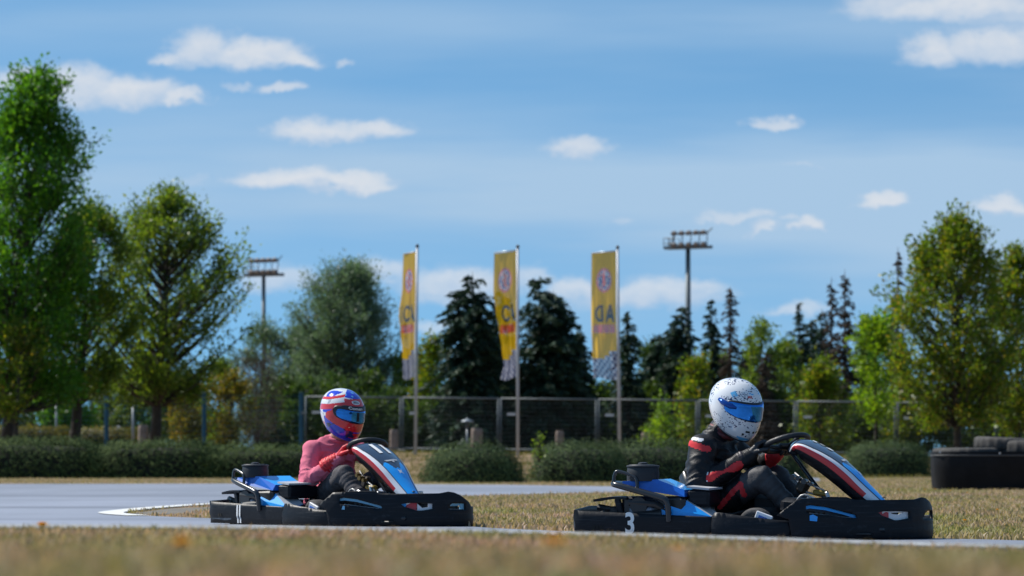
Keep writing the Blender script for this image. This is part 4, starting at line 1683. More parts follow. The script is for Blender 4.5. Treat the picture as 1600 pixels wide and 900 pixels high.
def build_small():
    dark = principled('lamp_dark_metal', (.05, .06, .065), .5, .3)
    pale = principled('lamp_shade_pale', (.22, .25, .28), .4, .2)
    greyp = principled('lamp_pole_grey', (.22, .24, .26), .5, .3)
    opal = principled('lamp_opal_glass', (.5, .5, .48), .2)
    def lamp(px, ytop, d, H, lab, sc_=1.0):
        p = px2w(px, ytop, d)
        gz = terr(p.x, d)
        h = p.z - gz
        root = empty('park_lamp', (p.x, d, gz))
        tag(root, lab, 'lamp', 'mushroom-topped park lamps')
        m = MB()
        m.tube([(0, 0, 0), (0, 0, h - .45 * sc_)], [.055 * sc_, .045 * sc_], 10)
        m.build('pole', greyp, root, True)
        m = MB()
        m.lathe([(.05, -.45), (.10, -.40), (.12, -.16), (.0, -.15)], (0, 0, h), seg=14)
        m.v = [(x * sc_, y * sc_, (z - h) * sc_ + h) for x, y, z in m.v]
        m.build('lantern', dark, root, True)
        m = MB()
        m.lathe([(.0, -.15), (.31, -.17), (.32, -.13), (.16, -.06), (.06, -.03), (.04, .02), (.0, .03)], (0, 0, h), seg=18)
        m.v = [(x * sc_, y * sc_, (z - h) * sc_ + h) for x, y, z in m.v]
        m.build('lamp_shade', pale, root, True)
    lamp(208, 612, 144, 3, 'tall park lamp with a pale disc top between two trunks at the left')
    lamp(88, 613, 165, 3, 'far park lamp whose pale top shows left of the thick dark trunk', .9)
    lamp(730, 654, 146, 2, 'short park lantern low behind the fence between two flagpoles', .8)
    stone = principled('pinkish_weathered_stone', (.20, .155, .13), .9, var=.3, vscale=5, bump=.6, bscale=14)
    for (x0, x1, yt, yb, d, lab) in ((609, 622, 671, 704, 141, 'stone stump right of the red and blue helmet, beside a fence upright'), (736, 754, 669, 700, 142, 'stone stump beside the short park lantern'),
                                     (868, 881, 673, 702, 141.5, 'stone stump between the middle and right flagpoles'), (1002, 1016, 676, 704, 142, 'stone stump right of the right flagpole'), (216, 232, 664, 695, 139, 'stone stump next to the straight dark trunk at the left')):
        a = px2w(x0, yt, d)
        b = px2w(x1, yb, d)
        gz = terr((a.x + b.x) / 2, d)
        w = b.x - a.x
        m = MB()
        h = a.z - gz
        rings = []
        for q, k in ((0, 1.06), (.3, 1.0), (.8, .98), (.95, .93), (1, .82)):
            rings.append([Vector((w / 2 * k * math.cos(t) * (1 + .12 * abs(math.sin(2 * t))), w / 2 * k * math.sin(t) * (1 + .12 * abs(math.sin(2 * t))), h * q)) * (1 + .02 * noise.noise(Vector((math.cos(t) * 3, q * 5, x0)))) for t in [i * 2 * math.pi / 20 for i in range(20)]])
        m.loft(rings)
        o = m.build('stone_stump', stone, None, True, angle=50)
        o.location = ((a.x + b.x) / 2, d, gz)
        tag(o, lab, 'stone post', 'stone stumps along the fence')
    # boulder
    d = 152
    a = px2w(185, 666, d)
    gz = terr(a.x, d)
    m = MB()
    rings = []
    for i in range(9):
        q = i / 8
        rr = math.cos(q * math.pi / 2) ** .6
        rings.append([Vector((.48 * rr * math.cos(t), .4 * rr * math.sin(t), (a.z - gz) * q)) * (1 + .10 * noise.noise(Vector((math.cos(t) * 1.7, math.sin(t) * 1.7, q * 2)))) for t in [j * 2 * math.pi / 24 for j in range(24)]])
    m.loft(rings)
    o = m.build('boulder', principled('pale_boulder', (.34, .33, .33), .9, var=.25, vscale=3, bump=.5, bscale=10), None, True)
    o.location = (a.x, d, gz)
    tag(o, 'pale rounded boulder behind the far yellow hedge at the left', 'rock')

    # tyre barrier
    rub = principled('black_rubber_belt', (.004, .0045, .006), .6, spec=.2, var=.4, vscale=3, rvar=.15, bump=.25, bscale=6)
    tyr = principled('worn_tyre_rubber', (.055, .052, .05), .8, spec=.3, var=.4, vscale=9, bump=.5, bscale=40)
    d = 62.0
    a = px2w(1461, 765, d)
    x0 = a.x
    root = empty('tyre_barrier', (x0, d, 0))
    tag(root, 'black rubber belt wall wrapped round the stacked tyres at the right edge', 'barrier')
    Wb, Db, Hb = 2.9, 1.3, .62
    def loop(off, z, n=64, flare=0):
        out = []
        r = .55
        for i in range(n):
            t = 2 * math.pi * i / n
            cx, cy = math.cos(t), math.sin(t)
            ex = 3.2
            k = (abs(cx) ** ex + abs(cy) ** ex) ** (-1 / ex)
            wob = .015 * math.sin(5 * t + z * 4)
            out.append(Vector((Wb / 2 + (Wb / 2 + off - flare + wob) * cx * k, Db / 2 + (Db / 2 + off - flare + wob) * cy * k, z)))
        return out
    m = MB()
    rg = [loop(.0, 0, flare=.05), loop(0, .12, flare=.035), loop(0, .35, flare=.015), loop(0, Hb - .03, flare=0), loop(-.006, Hb), loop(-.028, Hb - .003), loop(-.03, .3), loop(-.03, 0, flare=.05)]
    m.loft(rg, caps=False)
    m.build('rubber_belt', rub, root, True, angle=50)
    m = MB()
    rg = [loop(.004, Hb - .075), loop(.008, Hb - .07), loop(.008, Hb - .055), loop(.004, Hb - .05)]
    m.loft(rg, caps=False)
    m.build('belt_edge', principled('belt_edge_grey', (.05, .052, .055), .6), root, True)
    m = MB()
    for (px, py) in ((1469, 706), (1562, 708)):
        p = px2w(px, py, d)
        m.lathe([(.0, -.004), (.018, -.004), (.018, 0.0), (.0, 0.0)], (p.x - x0, -.016 + (.035 if px < 1500 else 0), p.z), axis='y', seg=10)
    m.build('bolt', principled('bolt_metal', (.5, .5, .5), .4, .6), root)

    def tyre_mesh(Ro, w):
        Ri = Ro * .58
        prof = []
        N = 22
        for i in range(N + 1):
            t = i / N * 2 * math.pi
            prof.append((0, 0))
        pr = [(Ri, -w * .36), (Ri + .02, -w * .46), (Ro * .82, -w * .52), (Ro * .93, -w * .47), (Ro * .985, -w * .36), (Ro, -w * .2), (Ro, 0), (Ro, w * .2), (Ro * .985, w * .36), (Ro * .93, w * .47), (Ro * .82, w * .52), (Ri + .02, w * .46), (Ri, w * .36), (Ri * 1.06, w * .3), (Ri * 1.12, 0), (Ri * 1.06, -w * .3), (Ri, -w * .36)]
        m = MB()
        seg = 72
        rings = []
        for j in range(seg):
            a_ = 2 * math.pi * j / seg
            rg = []
            for r, h in pr:
                k = r
                if r > Ro * .97 and j % 3 == 0:
                    k = r - .018 * Ro / .5
                rg.append(Vector((k * math.cos(a_), k * math.sin(a_), h)))
            rings.append(rg)
        rings.append(rings[0])
        m.loft(rings, caps=False, closed=False)
        return m
    proto = None
    tl = [(.63, .66, .20, .60, .0, 'worn tyre lying flat at the left end of the barrier top'), (1.30, .78, .21, .58, .02, 'worn tyre propped behind the flat one on the barrier'),
          (1.62, .55, .24, .56, -.02, 'worn tyre at the right edge on top of the barrier'), (2.32, .66, .2, .6, .0, 'worn tyre beyond the right edge of the photo')]
    for i, (x, y, w, Ro, tilt, lab) in enumerate(tl):
        z = Hb - .04 + (.0 if i in (0, 3) else (.14 if i == 1 else .07))
        mm = tyre_mesh(Ro, w)
        if i == 1:
            z = Hb + .12
        o = mm.build('tyre', tyr, None, True)
        o.location = (x0 + x, d + y, z)
        o.rotation_euler = (tilt + .02 * i, .03 * i, i * .7)
        tag(o, lab, 'tyre', 'tyres piled in the barrier')
    # lower tyres carrying the top ones, seen only as dark gaps
    for x in (.65, 1.9):
        for k in range(2):
            o = tyre_mesh(.58, .24).build('tyre', tyr, None, True)
            o.location = (x0 + x, d + .66, .13 + k * .25)
            tag(o, 'tyre inside the rubber belt under the top tyres', 'tyre', 'tyres piled in the barrier')
# ------------------------------------------------------------------ karts
PODPATH = [(.20, -.475), (.29, -.455), (.38, -.415), (.50, -.335), (.63, -.25), (.73, -.175), (.81, -.10), (.88, -.025), (.93, .06), (.952, .12), (.962, .18), (.958, .24), (.93, .30), (.85, .36), (.6, .42), (.25, .47)]


def path_tools(path, it=2):
    p = smooth_poly(path, it)
    P = [Vector((a, b, 0)) for a, b in p]
    S = [0]
    for i in range(len(P) - 1):
        S.append(S[-1] + (P[i + 1] - P[i]).length)

    def at(s):
        s = max(0, min(S[-1] - 1e-6, s))
        lo, hi = 0, len(S) - 1
        while hi - lo > 1:
            mdl = (lo + hi) // 2
            if S[mdl] <= s:
                lo = mdl
            else:
                hi = mdl
        t = (s - S[lo]) / (S[hi] - S[lo])
        p_ = P[lo].lerp(P[hi], t)
        i0, i1 = max(0, lo - 1), min(len(P) - 1, hi + 1)
        tg = (P[i1] - P[i0]).normalized()
        n = Vector((tg.y, -tg.x, 0))      # outward (to the right of travel along +x)
        return p_, n, tg

    def s_of(x, y):
        q = Vector((x, y, 0))
        best = (9, 0)
        for i in range(len(P) - 1):
            d_ = P[i + 1] - P[i]
            t = max(0, min(1, (q - P[i]).dot(d_) / d_.length_squared))
            e = (P[i] + d_ * t - q).length
            if e < best[0]:
                best = (e, S[i] + t * d_.length)
        return best[1]
    return at, s_of, S[-1]


def wheel(parent, c, r, w, tyre_m, rim_m, rz=0.0):
    t = MB()
    pr = [(r * .55, -w * .44), (r * .62, -w * .5), (r * .86, -w * .5), (r * .96, -w * .42), (r, -w * .25), (r, w * .25), (r * .96, w * .42), (r * .86, w * .5), (r * .62, w * .5), (r * .55, w * .44)]
    t.lathe(pr, axis='y', seg=40)
    o = t.build('tyre', tyre_m, parent, True)
    o.location = c
    o.rotation_euler = (0, 0, rz)
    m = MB()
    m.lathe([(0, -w * .30), (r * .2, -w * .32), (r * .25, -w * .2), (r * .45, -w * .22), (r * .56, -w * .45), (r * .585, -w * .46), (r * .585, w * .46), (r * .56, w * .45), (r * .45, w * .22), (r * .25, w * .2), (r * .2, w * .32), (0, w * .3)], axis='y', seg=28)
    for k in range(5):
        a = k * 2 * math.pi / 5
        m.lathe([(0, -w * .35), (r * .035, -w * .35), (r * .035, -w * .2)], (r * .33 * math.cos(a), 0, r * .33 * math.sin(a)), axis='y', seg=8)
    m.build('rim', rim_m, o, True, angle=40)
    return o


def build_kart(loc, rz, number, label, skirt_bars):
    blk = scuffed('kart_black_plastic', (.0045, .006, .010), (.030, .034, .042))
    blk2 = principled('kart_black_metal', (.012, .012, .014), .38, spec=.5, var=.3, vscale=10)
    tubem = principled('kart_black_tube', (.015, .017, .022), .25, spec=.6)
    blue = principled('kart_light_blue', (.018, .34, .88), .22, spec=.5, coat=.4, var=.10, vscale=5)
    dblue = principled('kart_deep_blue', (.01, .115, .50), .3, spec=.5, coat=.3, var=.25, vscale=6)
    pale = principled('kart_pale_blue', (.22, .50, .72), .3, spec=.5)
    white = principled('kart_white', (.72, .73, .77), .3, spec=.5, coat=.3, var=.06, vscale=6)
    greyw = principled('kart_grey_white', (.42, .43, .46), .4, spec=.5, var=.15, vscale=9)
    red = principled('kart_red', (.52, .02, .028), .28, spec=.5, coat=.3)
    navy = principled('kart_navy_gloss', (.035, .055, .10), .10, spec=.6, coat=.8, var=.25, vscale=4)
    drumm = principled('kart_airbox_black', (.018, .021, .027), .55, spec=.35)
    steel = principled('kart_bare_steel', (.45, .46, .48), .3, .9)
    brass = principled('kart_brass', (.14, .09, .025), .45, .5)
    tyrem = principled('kart_tyre_rubber', (.07, .066, .066), .85, spec=.2, var=.3, vscale=14, bump=.3, bscale=70)
    rimm = principled('kart_rim_alloy', (.32, .33, .34), .35, .8)
    num = principled('kart_number_white', (.78, .78, .78), .4)
    yel = principled('kart_yellow', (.20, .13, .012), .5)
    skin = principled('kart_grey_decal', (.16, .19, .24), .5)
    root = empty('go_kart', loc, rz)
    tag(root, label, 'go-kart', 'racing go-karts on the track')

    # ---- chassis
    m = MB()
    for y in (-.24, .30):
        m.tube([(-.86, y, .075), (-.3, y * 1.15, .07), (.3, y, .07), (.78, y * .7, .075)], .014, 8)
    for x in (-.78, -.4, .1, .5):
        m.tube([(x, -.33, .072), (x, .36, .072)], .013, 8)
    m.tube([(.03, -.40, .10), (.03, .42, .10)], .012, 8)
    m.tube([(-.78, -.40, .105), (-.78, .42, .105)], .016, 8)
    m.build('chassis', tubem, root, True)
    m = MB()
    m.box((.12, .03, .05), (1.2, .6, .012), bev=.004)
    m.build('floor_pan', blk2, root)
    # ---- wheels
    for (x, y, r, w, z) in ((-.78, -.355, .103, .15, 0), (-.78, .38, .103, .15, 0), (.075, -.375, .10, .10, 0), (.075, .40, .10, .10, 0)):
        wheel(root, (x, y, r), r, w, tyrem, rimm, -.12 if x > 0 else 0)

    # ---- rear side guard (near and far) and rear bumper
    def skirt(path, outline, nm, mat, bulge, holes=(), thick=.016, step=.035):
        at, so, L = path_tools(path, 1)

        def fn(s, z):
            p, n, t = at(s)
            q = p + n * bulge(s, z)
            return (q.x, q.y, z)
        return plate(nm, outline, fn, mat, holes, step, thick, root, True), fn, so, L

    rear_path = [(-.985, .15), (-.99, -.1), (-.985, -.42), (-.985, -.475), (-.965, -.485), (-.93, -.488), (-.6, -.482), (-.35, -.478), (-.155, -.47)]
    at0, so0, L0 = path_tools(rear_path, 1)
    sc_ = so0(-.97, -.483)
    s1 = L0
    bul = lambda s, z: .004 * math.sin(min(1, max(0, z / .18)) * math.pi) - (.012 if z < .07 else 0) * 0.6
    out = [(0, .03), (sc_, .028), (s1, .022), (s1, .148), (s1 * .6 + sc_ * .4, .160), (sc_ + .02, .180), (sc_ - .01, .184), (0.3, .205), (0, .205)]
    _, fr, _, _ = skirt(rear_path, out, 'side_guard', blk, bul, step=.04)

    def on(fn, e=.006, at=at0):
        def g(s, z):
            p = Vector(fn(s, z))
            n = at(s)[1]
            return tuple(p + n * (.0082 + e))
        return g
    g = on(fr, .001)
    sx = so0(-.645, -.482)
    if skirt_bars:
        for dx in (-.012, .016):
            m = MB()
            w = .007
            rows = [.03 + i * .016 for i in range(9)]
            m.loft([[g(sx + dx - w, z), g(sx + dx + w, z)] for z in rows], closed=False, caps=False)
            m.build('number_decal', num, root, fixn=False)
    else:
        vs, fs = text2d('3', .17, .004)
        xs = [v[0] for v in vs]
        kx = .055 / (max(xs) - min(xs))
        decal('number_decal', ([(x * kx, y) for x, y in vs], fs), lambda x, y: g(sx + x, .103 + y), num, root)
    for k, (dx, w) in enumerate(((0, .018), (.024, .014), (.045, .018))):
        m = MB()
        s0 = sc_ + .10 + dx
        if skirt_bars and k == 2:
            continue
        m.add([g(s0, .075), g(s0 + w, .075), g(s0 + w, .095), g(s0 + w * .6, .098), g(s0, .092)], [(0, 1, 2, 3, 4)])
        m.build('small_emblem', principled('kart_emblem_black', (.003, .003, .003), .8), root, fixn=False)
    m = MB()
    m.loft([[g(sc_ + .03 + i * .03, .052 + .004 * math.sin(i)), g(sc_ + .03 + i * .03, .064)] for i in range(8)], closed=False, caps=False)
    m.build('scuff_band', principled('kart_scuffed_plastic', (.05, .065, .085), .35, var=.5, vscale=20), root, fixn=False)
    # middle guard
    mid_path = [(-.158, -.474), (-.1, -.485), (.05, -.482), (.2, -.462), (.30, -.425)]
    at1, so1, L1 = path_tools(mid_path, 1)
    bul1 = lambda s, z: .012 * math.sin(min(1, max(0, z / .15)) * math.pi)
    out = [(0, .02), (L1, .018), (L1, .125), (L1 * .82, .130), (L1 * .45, .150), (L1 * .12, .172), (.02, .172), (0, .150)]
    skirt(mid_path, out, 'side_guard', blk, bul1, step=.03)
    # far side guard
    far_path = [(.25, .47), (-.1, .49), (-.5, .49), (-.93, .488), (-.985, .47), (-.99, .3), (-.985, .15)]
    atf, sof, Lf = path_tools(far_path, 1)
    skirt(far_path, [(0, .02), (Lf, .03), (Lf, .20), (Lf * .6, .175), (0, .15)], 'side_guard', blk, lambda s, z: 0, step=.06)

    # ---- front bumper with slots
    atp, sop, Lp = path_tools(PODPATH, 2)
    S = lambda x, y: sop(x, y)
    sL = S(.22, -.47)
    s1_ = S(.333, -.44)
    s2_ = S(.503, -.333)
    s2b = S(.58, -.283)
    s3_ = S(.62, -.256)
    sb0 = S(.91, .02)
    sb = S(.937, .08)
    sb2 = S(.950, .12)
    se = S(.958, .24)
    seam = S(.305, -.45)
    out = [(seam, .012), (Lp, .02), (Lp, .17), (Lp - .3, .15), (se + .2, .15), (se + .03, .155), (se, .185), (sb2 + .05, .232), (sb2, .252), (sb, .258), (sb0, .246), (s3_ + .1, .243), (s3_, .246), (s2b, .262), (s2_, .264), (s1_, .250), (sL, .158), (seam - .02, .135)]
    a1, b1 = S(.375, -.418), S(.632, -.248)
    w1 = b1 - a1
    h1 = [(a1, .176), (a1 + .04 * w1, .171), (a1 + .45 * w1, .158), (a1 + .95 * w1, .140), (b1, .146), (b1 - .01, .160), (a1 + .75 * w1, .176), (a1 + .4 * w1, .205), (a1 + .1 * w1, .216), (a1, .212)]
    a2, b2 = S(.735, -.17), S(.885, -.018)
    w2 = b2 - a2
    h2 = [(a2, .172), (a2 + .10 * w2, .156), (a2 + .5 * w2, .128), (a2 + .65 * w2, .128), (b2, .140), (b2, .176), (a2 + .6 * w2, .180), (a2 + .2 * w2, .180)]
    a3, b3 = S(.937, .078), S(.961, .205)
    h3 = [(a3, .138), (b3, .134), (b3, .176), (a3 + .03, .178), (a3 + .012, .165)]
    if not skirt_bars:
        h3 = [(a3, .138), (b3, .136), (b3, .18), (a3 + .05, .18), (a3 + .02, .165)]

    def bulp(s, z):
        b = .012 * sstep(.075, .095, z) * 0
        b += .006 * (1 - sstep(.07, .10, z)) * sstep(seam + .0, seam + .1, s)
        return b + .012 * math.sin(max(0, min(1, z / .25)) * math.pi)
    _, fp, _, _ = skirt(PODPATH, out, 'front_bumper', blk, bulp, (h1, h2, h3), .018, .022)

    def inn(off):
        def g_(s, z):
            p = Vector(fp(s, z))
            return tuple(p - atp(s)[1] * off)
        return g_

    def band(nm, pts_lo, pts_hi, off, mat, th=.014):
        m_ = MB()
        rings = []
        for (a, b_) in zip(pts_lo, pts_hi):
            f0, f1 = inn(off - th / 2), inn(off + th / 2)
            rings.append([f0(*a), f0(*b_), f1(*b_), f1(*a)])
        m_.loft(rings)
        return m_.build(nm, mat, root)
    # bodywork showing through the slots
    def backing(nm, hole, off, mat, grow=.012):
        cx = sum(p[0] for p in hole) / len(hole)
        cz = sum(p[1] for p in hole) / len(hole)
        o2 = [(cx + (p[0] - cx) * 1.08, cz + (p[1] - cz) * (1 + grow * 22)) for p in hole]
        g_ = inn(off)
        return plate(nm, o2, g_, mat, (), .03, .006, root)
    backing('inner_panel', h1, .085, blk2)
    top1 = [(a1 - .005, .212), (a1 + .1 * w1, .218), (a1 + .4 * w1, .207), (a1 + .75 * w1, .180), (b1 + .005, .158)]
    lo1 = [(p[0], p[1] - (.020 if i < 3 else (.018 if i == 3 else .022))) for i, p in enumerate(top1)]
    band('slot_trim', lo1, top1, .018, pale if skirt_bars else blue)
    rd = [(p[0], p[1] + .000) for p in top1[:4]]
    band('slot_trim', rd, [(p[0], p[1] + .006) for p in rd], .022, red, .006)
    band('slot_trim', [(a1 + .03, .168), (a1 + .5 * w1, .153), (b1 - .03, .139)], [(a1 + .03, .1725), (a1 + .5 * w1, .1575), (b1 - .03, .1445)], .016, greyw, .008)
    # small light emblem below the first slot
    fo = inn(-.0102)
    m = MB()
    e0 = a1 + .02
    m.add([fo(e0, .128), fo(e0 + .042, .124), fo(e0 + .046, .150), fo(e0 + .02, .163), fo(e0, .158)], [(0, 1, 2, 3, 4)])
    if skirt_bars:
        m = MB()
        m.add([fo(e0, .135), fo(e0 + .022, .133), fo(e0 + .022, .158), fo(e0 + .008, .160)], [(0, 1, 2, 3)])
    m.build('small_emblem', blue if not skirt_bars else pale, root, fixn=False)
    # second slot
    backing('inner_panel', h2, .10, blk2)
    if skirt_bars:
        band('slot_trim', [(a2 - .005, .155), (a2 + .12 * w2, .150)], [(a2 - .005, .178), (a2 + .22 * w2, .182)], .016, blue)
        band('slot_trim', [(a2 + .15 * w2, .148), (a2 + .5 * w2, .126)], [(a2 + .2 * w2, .182), (a2 + .5 * w2, .182)], .018, red)
        band('slot_trim', [(a2 + .52 * w2, .124), (a2 + .70 * w2, .126), (b2 + .005, .138)], [(a2 + .52 * w2, .176), (a2 + .68 * w2, .146), (b2 + .005, .156)], .016, white)
        band('slot_trim', [(b2 - .03, .14), (b2 + .006, .14)], [(b2 - .03, .18), (b2 + .006, .18)], .016, white)
    else:
        band('slot_trim', [(a2 - .005, .155), (a2 + .12 * w2, .150), (a2 + .36 * w2, .135)], [(a2 - .005, .178), (a2 + .2 * w2, .182), (a2 + .36 * w2, .172)], .016, red)
        band('slot_trim', [(a2 + .3 * w2, .140), (a2 + .5 * w2, .125), (a2 + .7 * w2, .126), (b2 + .005, .138)], [(a2 + .3 * w2, .184), (a2 + .5 * w2, .163), (a2 + .7 * w2, .160), (b2 + .005, .184)], .018, white)
        band('slot_trim', [(a2 + .2 * w2, .170), (b2, .172)], [(a2 + .2 * w2, .184), (b2, .184)], .016, white)
    # third slot rim
    if skirt_bars:
        band('slot_trim', [(a3, .160), (b3, .162)], [(a3 + .01, .180), (b3 + .004, .180)], .014, pale)
        band('slot_trim', [(b3 - .03, .136), (b3 + .004, .134)], [(b3 - .03, .178), (b3 + .004, .178)], .015, pale)
        backing('inner_panel', h3, .07, blk2)
    band('slot_trim', [(a3, .136), (b3, .132)], [(a3, .1405), (b3, .1375)], .012, greyw, .008)

    # ---- steering fairing
    YC = -.07
    # along: x, z of the ridge, half width, side drop
    SP = [(.205, .530, .085, .045), (.228, .562, .118, .055), (.262, .580, .135, .065), (.31, .577, .142, .080), (.37, .552, .140, .092), (.44, .515, .134, .100), (.51, .468, .126, .104), (.58, .408, .114, .102), (.64, .345, .100, .094), (.70, .285, .088, .080), (.755, .230, .078, .062), (.79, .185, .072, .05)]
    nU = 120

    def spine(u):
        f_ = u * (len(SP) - 1)
        i = min(int(f_), len(SP) - 2)
        t = f_ - i
        def cr(k):
            p0, p1, p2, p3 = (SP[max(i - 1, 0)][k], SP[i][k], SP[i + 1][k], SP[min(i + 2, len(SP) - 1)][k])
            return .5 * (2 * p1 + (p2 - p0) * t + (2 * p0 - 5 * p1 + 4 * p2 - p3) * t * t + (3 * p1 - p0 - 3 * p2 + p3) * t ** 3)
        return [cr(k) for k in range(4)]

    def fsurf(u, v, e=0.0):
        """v in -1..1 over the top panel"""
        x, z, w, dr = spine(u)
        x2, z2, _, _ = spine(min(1, u + .01))
        x1, z1, _, _ = spine(max(0, u - .01))
        t = Vector((x2 - x1, 0, z2 - z1)).normalized()
        n = Vector((-t.z, 0, t.x))
        if n.z < 0:
            n = -n
        cr_ = .030 * (1 - v * v)
        return Vector((x, YC + v * w, z)) + n * (cr_ - .016 + e)
    m = MB()
    rings = []
    prof_v = [-1 + i / 18 for i in range(37)]
    for i in range(nU + 1):
        u = i / nU
        x, z, w, dr = spine(u)
        x2, z2, _, _ = spine(min(1, u + .01))
        x1, z1, _, _ = spine(max(0, u - .01))
        t = Vector((x2 - x1, 0, z2 - z1)).normalized()
        n = Vector((-t.z, 0, t.x))
        if n.z < 0:
            n = -n
        row = []
        for s_ in (-1,):
            for dq, ow in ((1.0, .80), (.62, 1.0), (.42, 1.06), (.20, 1.08), (.08, 1.06)):
                row.append(Vector((x, YC + s_ * w * ow, z)) - n * (dr * dq + .016))
        for v in prof_v:
            row.append(fsurf(u, v))
        for dq, ow in ((.08, 1.06), (.20, 1.08), (.42, 1.06), (.62, 1.0), (1.0, .80)):
            row.append(Vector((x, YC + w * ow, z)) - n * (dr * dq + .016))
        rings.append(row)

    def mf(i, j):
        u = i / nU
        v = None
        if 5 <= j <= 40:
            v = abs(-1 + (j - 5 + .5) / 18)
        if j > 22:
            j = 45 - j
        if j <= 1:
            return 0
        if j in (2, 3):
            return 2 if .05 < u < .80 else (3 if u >= .80 else 0)
        if j == 4:
            return 3 if u > .04 else 0
        if v > .92 - .50 * max(0, u - .36) or (u > .9 and v > .5):
            return 3
        ub = .55 + .07 * (1 - v) + .02 * math.sin(v * 9)
        return 1 if u < ub else 4
    m.loft(rings, closed=False, caps=False, mfun=mf)
    fair = m.build('front_fairing', [blk, navy, red, white, blue], root, True)
    md = fair.modifiers.new('thickness', 'SOLIDIFY')
    md.thickness = .008
    md.offset = -1
    fair.data.set_sharp_from_angle(angle=R(45))
    # fine dark seam
    for sg in (-1, 1):
        m = MB()
        m.tube([fsurf(u / 30, sg * (.92 - .50 * max(0, u / 30 - .36)), .0005) for u in range(2, 28)], .003, 4)
        m.build('panel_seam', blk2, fair)
    vs, fs = text2d(number, .155, .006)
    # text up direction runs to the driver: seen from the front the digits stand with their feet forward
    decal('race_number', (vs, fs), lambda x, y: fsurf(.39 - y * 1.35, x * 8.0 + (.05 if number == '11' else 0.12), .0045), num, fair)
    m = MB()
    for (u0, v0, du, dv) in ((.555, -.25, .008, .28), (.565, 0.0, .012, .10), (.55, .22, .008, .2)):
        m.add([fsurf(u0 - du, v0 - dv, .004), fsurf(u0 - du, v0 + dv, .004), fsurf(u0 + du, v0 + dv * .7, .004), fsurf(u0 + du, v0 - dv * .7, .004)], [(0, 1, 2, 3)])
    m.build('small_emblem', greyw, fair, fixn=False)
    m = MB()
    for (u0, v0) in ((.665, 0.05),):
        m.add([fsurf(u0 - .02, v0 - .2, .004), fsurf(u0 - .005, v0 - .02, .004), fsurf(u0 - .02, v0 + .12, .004), fsurf(u0 + .004, v0 + .06, .004), fsurf(u0 + .03, v0 + .14, .004), fsurf(u0 + .012, v0 - .02, .004), fsurf(u0 + .022, v0 - .16, .004)], [(0, 1, 5, 6), (1, 2, 3, 5), (5, 3, 4)])
    m.build('small_emblem', white, fair, fixn=False)
    m = MB()
    p = fsurf(.88, 0, .004)
    m.lathe([(0, .003), (.010, .003), (.013, -.002)], tuple(p), seg=12)
    m.build('fixing_bolt', blk2, fair, True)

    # ---- steering
    C = Vector((.150, .03, .572))
    nrm = Vector((-.30, .20, .93)).normalized()
    e1 = nrm.cross(Vector((0, 0, 1))).normalized()
    e2 = nrm.cross(e1).normalized()
    RW = .132

    def rim_pt(a, r=RW):
        k = r
        return C + (e1 * math.cos(a) + e2 * math.sin(a)) * k
    m = MB()
    m.tube([rim_pt(i * 2 * math.pi / 40) for i in range(40)], .0165, 10, closed=True)
    sw = m.build('steering_wheel', principled('kart_grip_black', (.012, .013, .016), .5, spec=.5, bump=.3, bscale=80), root, True)
    m = MB()
    for a in (.3, 2.8, 4.7):
        m.tube([C - nrm * .03, rim_pt(a, RW * .6) - nrm * .015, rim_pt(a)], [.016, .012, .010], 8)
    m.lathe([(0, .0), (.04, .0), (.045, -.02), (.0, -.03)], tuple(C), seg=16)
    m.build('spokes', blk2, sw, True)
    m = MB()
    m.tube([C - nrm * .02, (.36, -.02, .30), (.56, -.03, .13)], .013, 8)
    m.build('steering_column', tubem, root, True)
    # ---- pedals, hoses, small things behind the fairing
    m = MB()
    for y in (-.17, .18):
        m.tube([(.60, y, .07), (.57, y, .16), (.53, y, .24)], .008, 6)
        m.box((.525, y, .235), (.02, .07, .05), bev=.005)
    m.build('pedals', steel, root)
    m = MB()
    m.box((.40, -.15, .285), (.085, .05, .032), Matrix.Rotation(.1, 3, 'Y'), bev=.008)
    m.build('reservoir', yel, root)
    m = MB()
    m.box((.28, -.09, .32), (.07, .07, .09), Matrix.Rotation(.5, 3, 'Y'), bev=.02)
    m.build('bracket_cover', principled('kart_tan_casting', (.035, .026, .018), .6, .2, var=.3, vscale=20), root)
    m = MB()
    pts = [(.27, -.27, .12)]
    for i in range(9):
        a = math.pi * i / 8
        pts.append((.335 - .055 * math.cos(a), -.27, .20 + .075 * math.sin(a)))
    pts.append((.39, -.27, .14))
    m.tube(pts, .007, 6)
    m.tube([(.24, -.12, .40), (.32, -.15, .34), (.42, -.16, .30), (.5, -.18, .2)], .006, 6)
    m.tube([(.20, -.05, .36), (.3, -.10, .29), (.45, -.10, .25)], .007, 6)
    m.build('cables', principled('kart_grey_hose', (.28, .28, .28), .4, .4), root, True)
    m = MB()
    m.box((.30, -.08, .20), (.26, .26, .10), Matrix.Rotation(.08, 3, 'Y'), bev=.025)
    m.box((.06, .09, .13), (.30, .34, .14), bev=.03)
    m.box((.04, .08, .21), (.20, .17, .14), bev=.03)
    m.build('fuel_tank', blk, root, True, angle=40)
    m = MB()
    for (x, y, z, r) in ((.225, -.11, .375, .017), (.27, -.16, .37, .013), (.31, -.17, .35, .016), (.35, -.17, .335, .012)):
        m.lathe([(0, -.02), (r, -.02), (r, .02), (0, .02)], (x, y, z), axis='y', seg=12)
    m.build('fittings', brass if skirt_bars else tubem, root, True, angle=40)
    m = MB()
    m.box((.40, -.23, .235), (.13, .02, .035), Matrix.Rotation(.35, 3, 'Y'), bev=.006)
    m.box((.46, -.20, .25), (.02, .02, .09), Matrix.Rotation(-.35, 3, 'Y'), bev=.005)
    m.build('bracket', steel, root)

    # ---- engine side
    m = MB()
    m.box((-.52, -.33, .19), (.38, .24, .15), bev=.02)
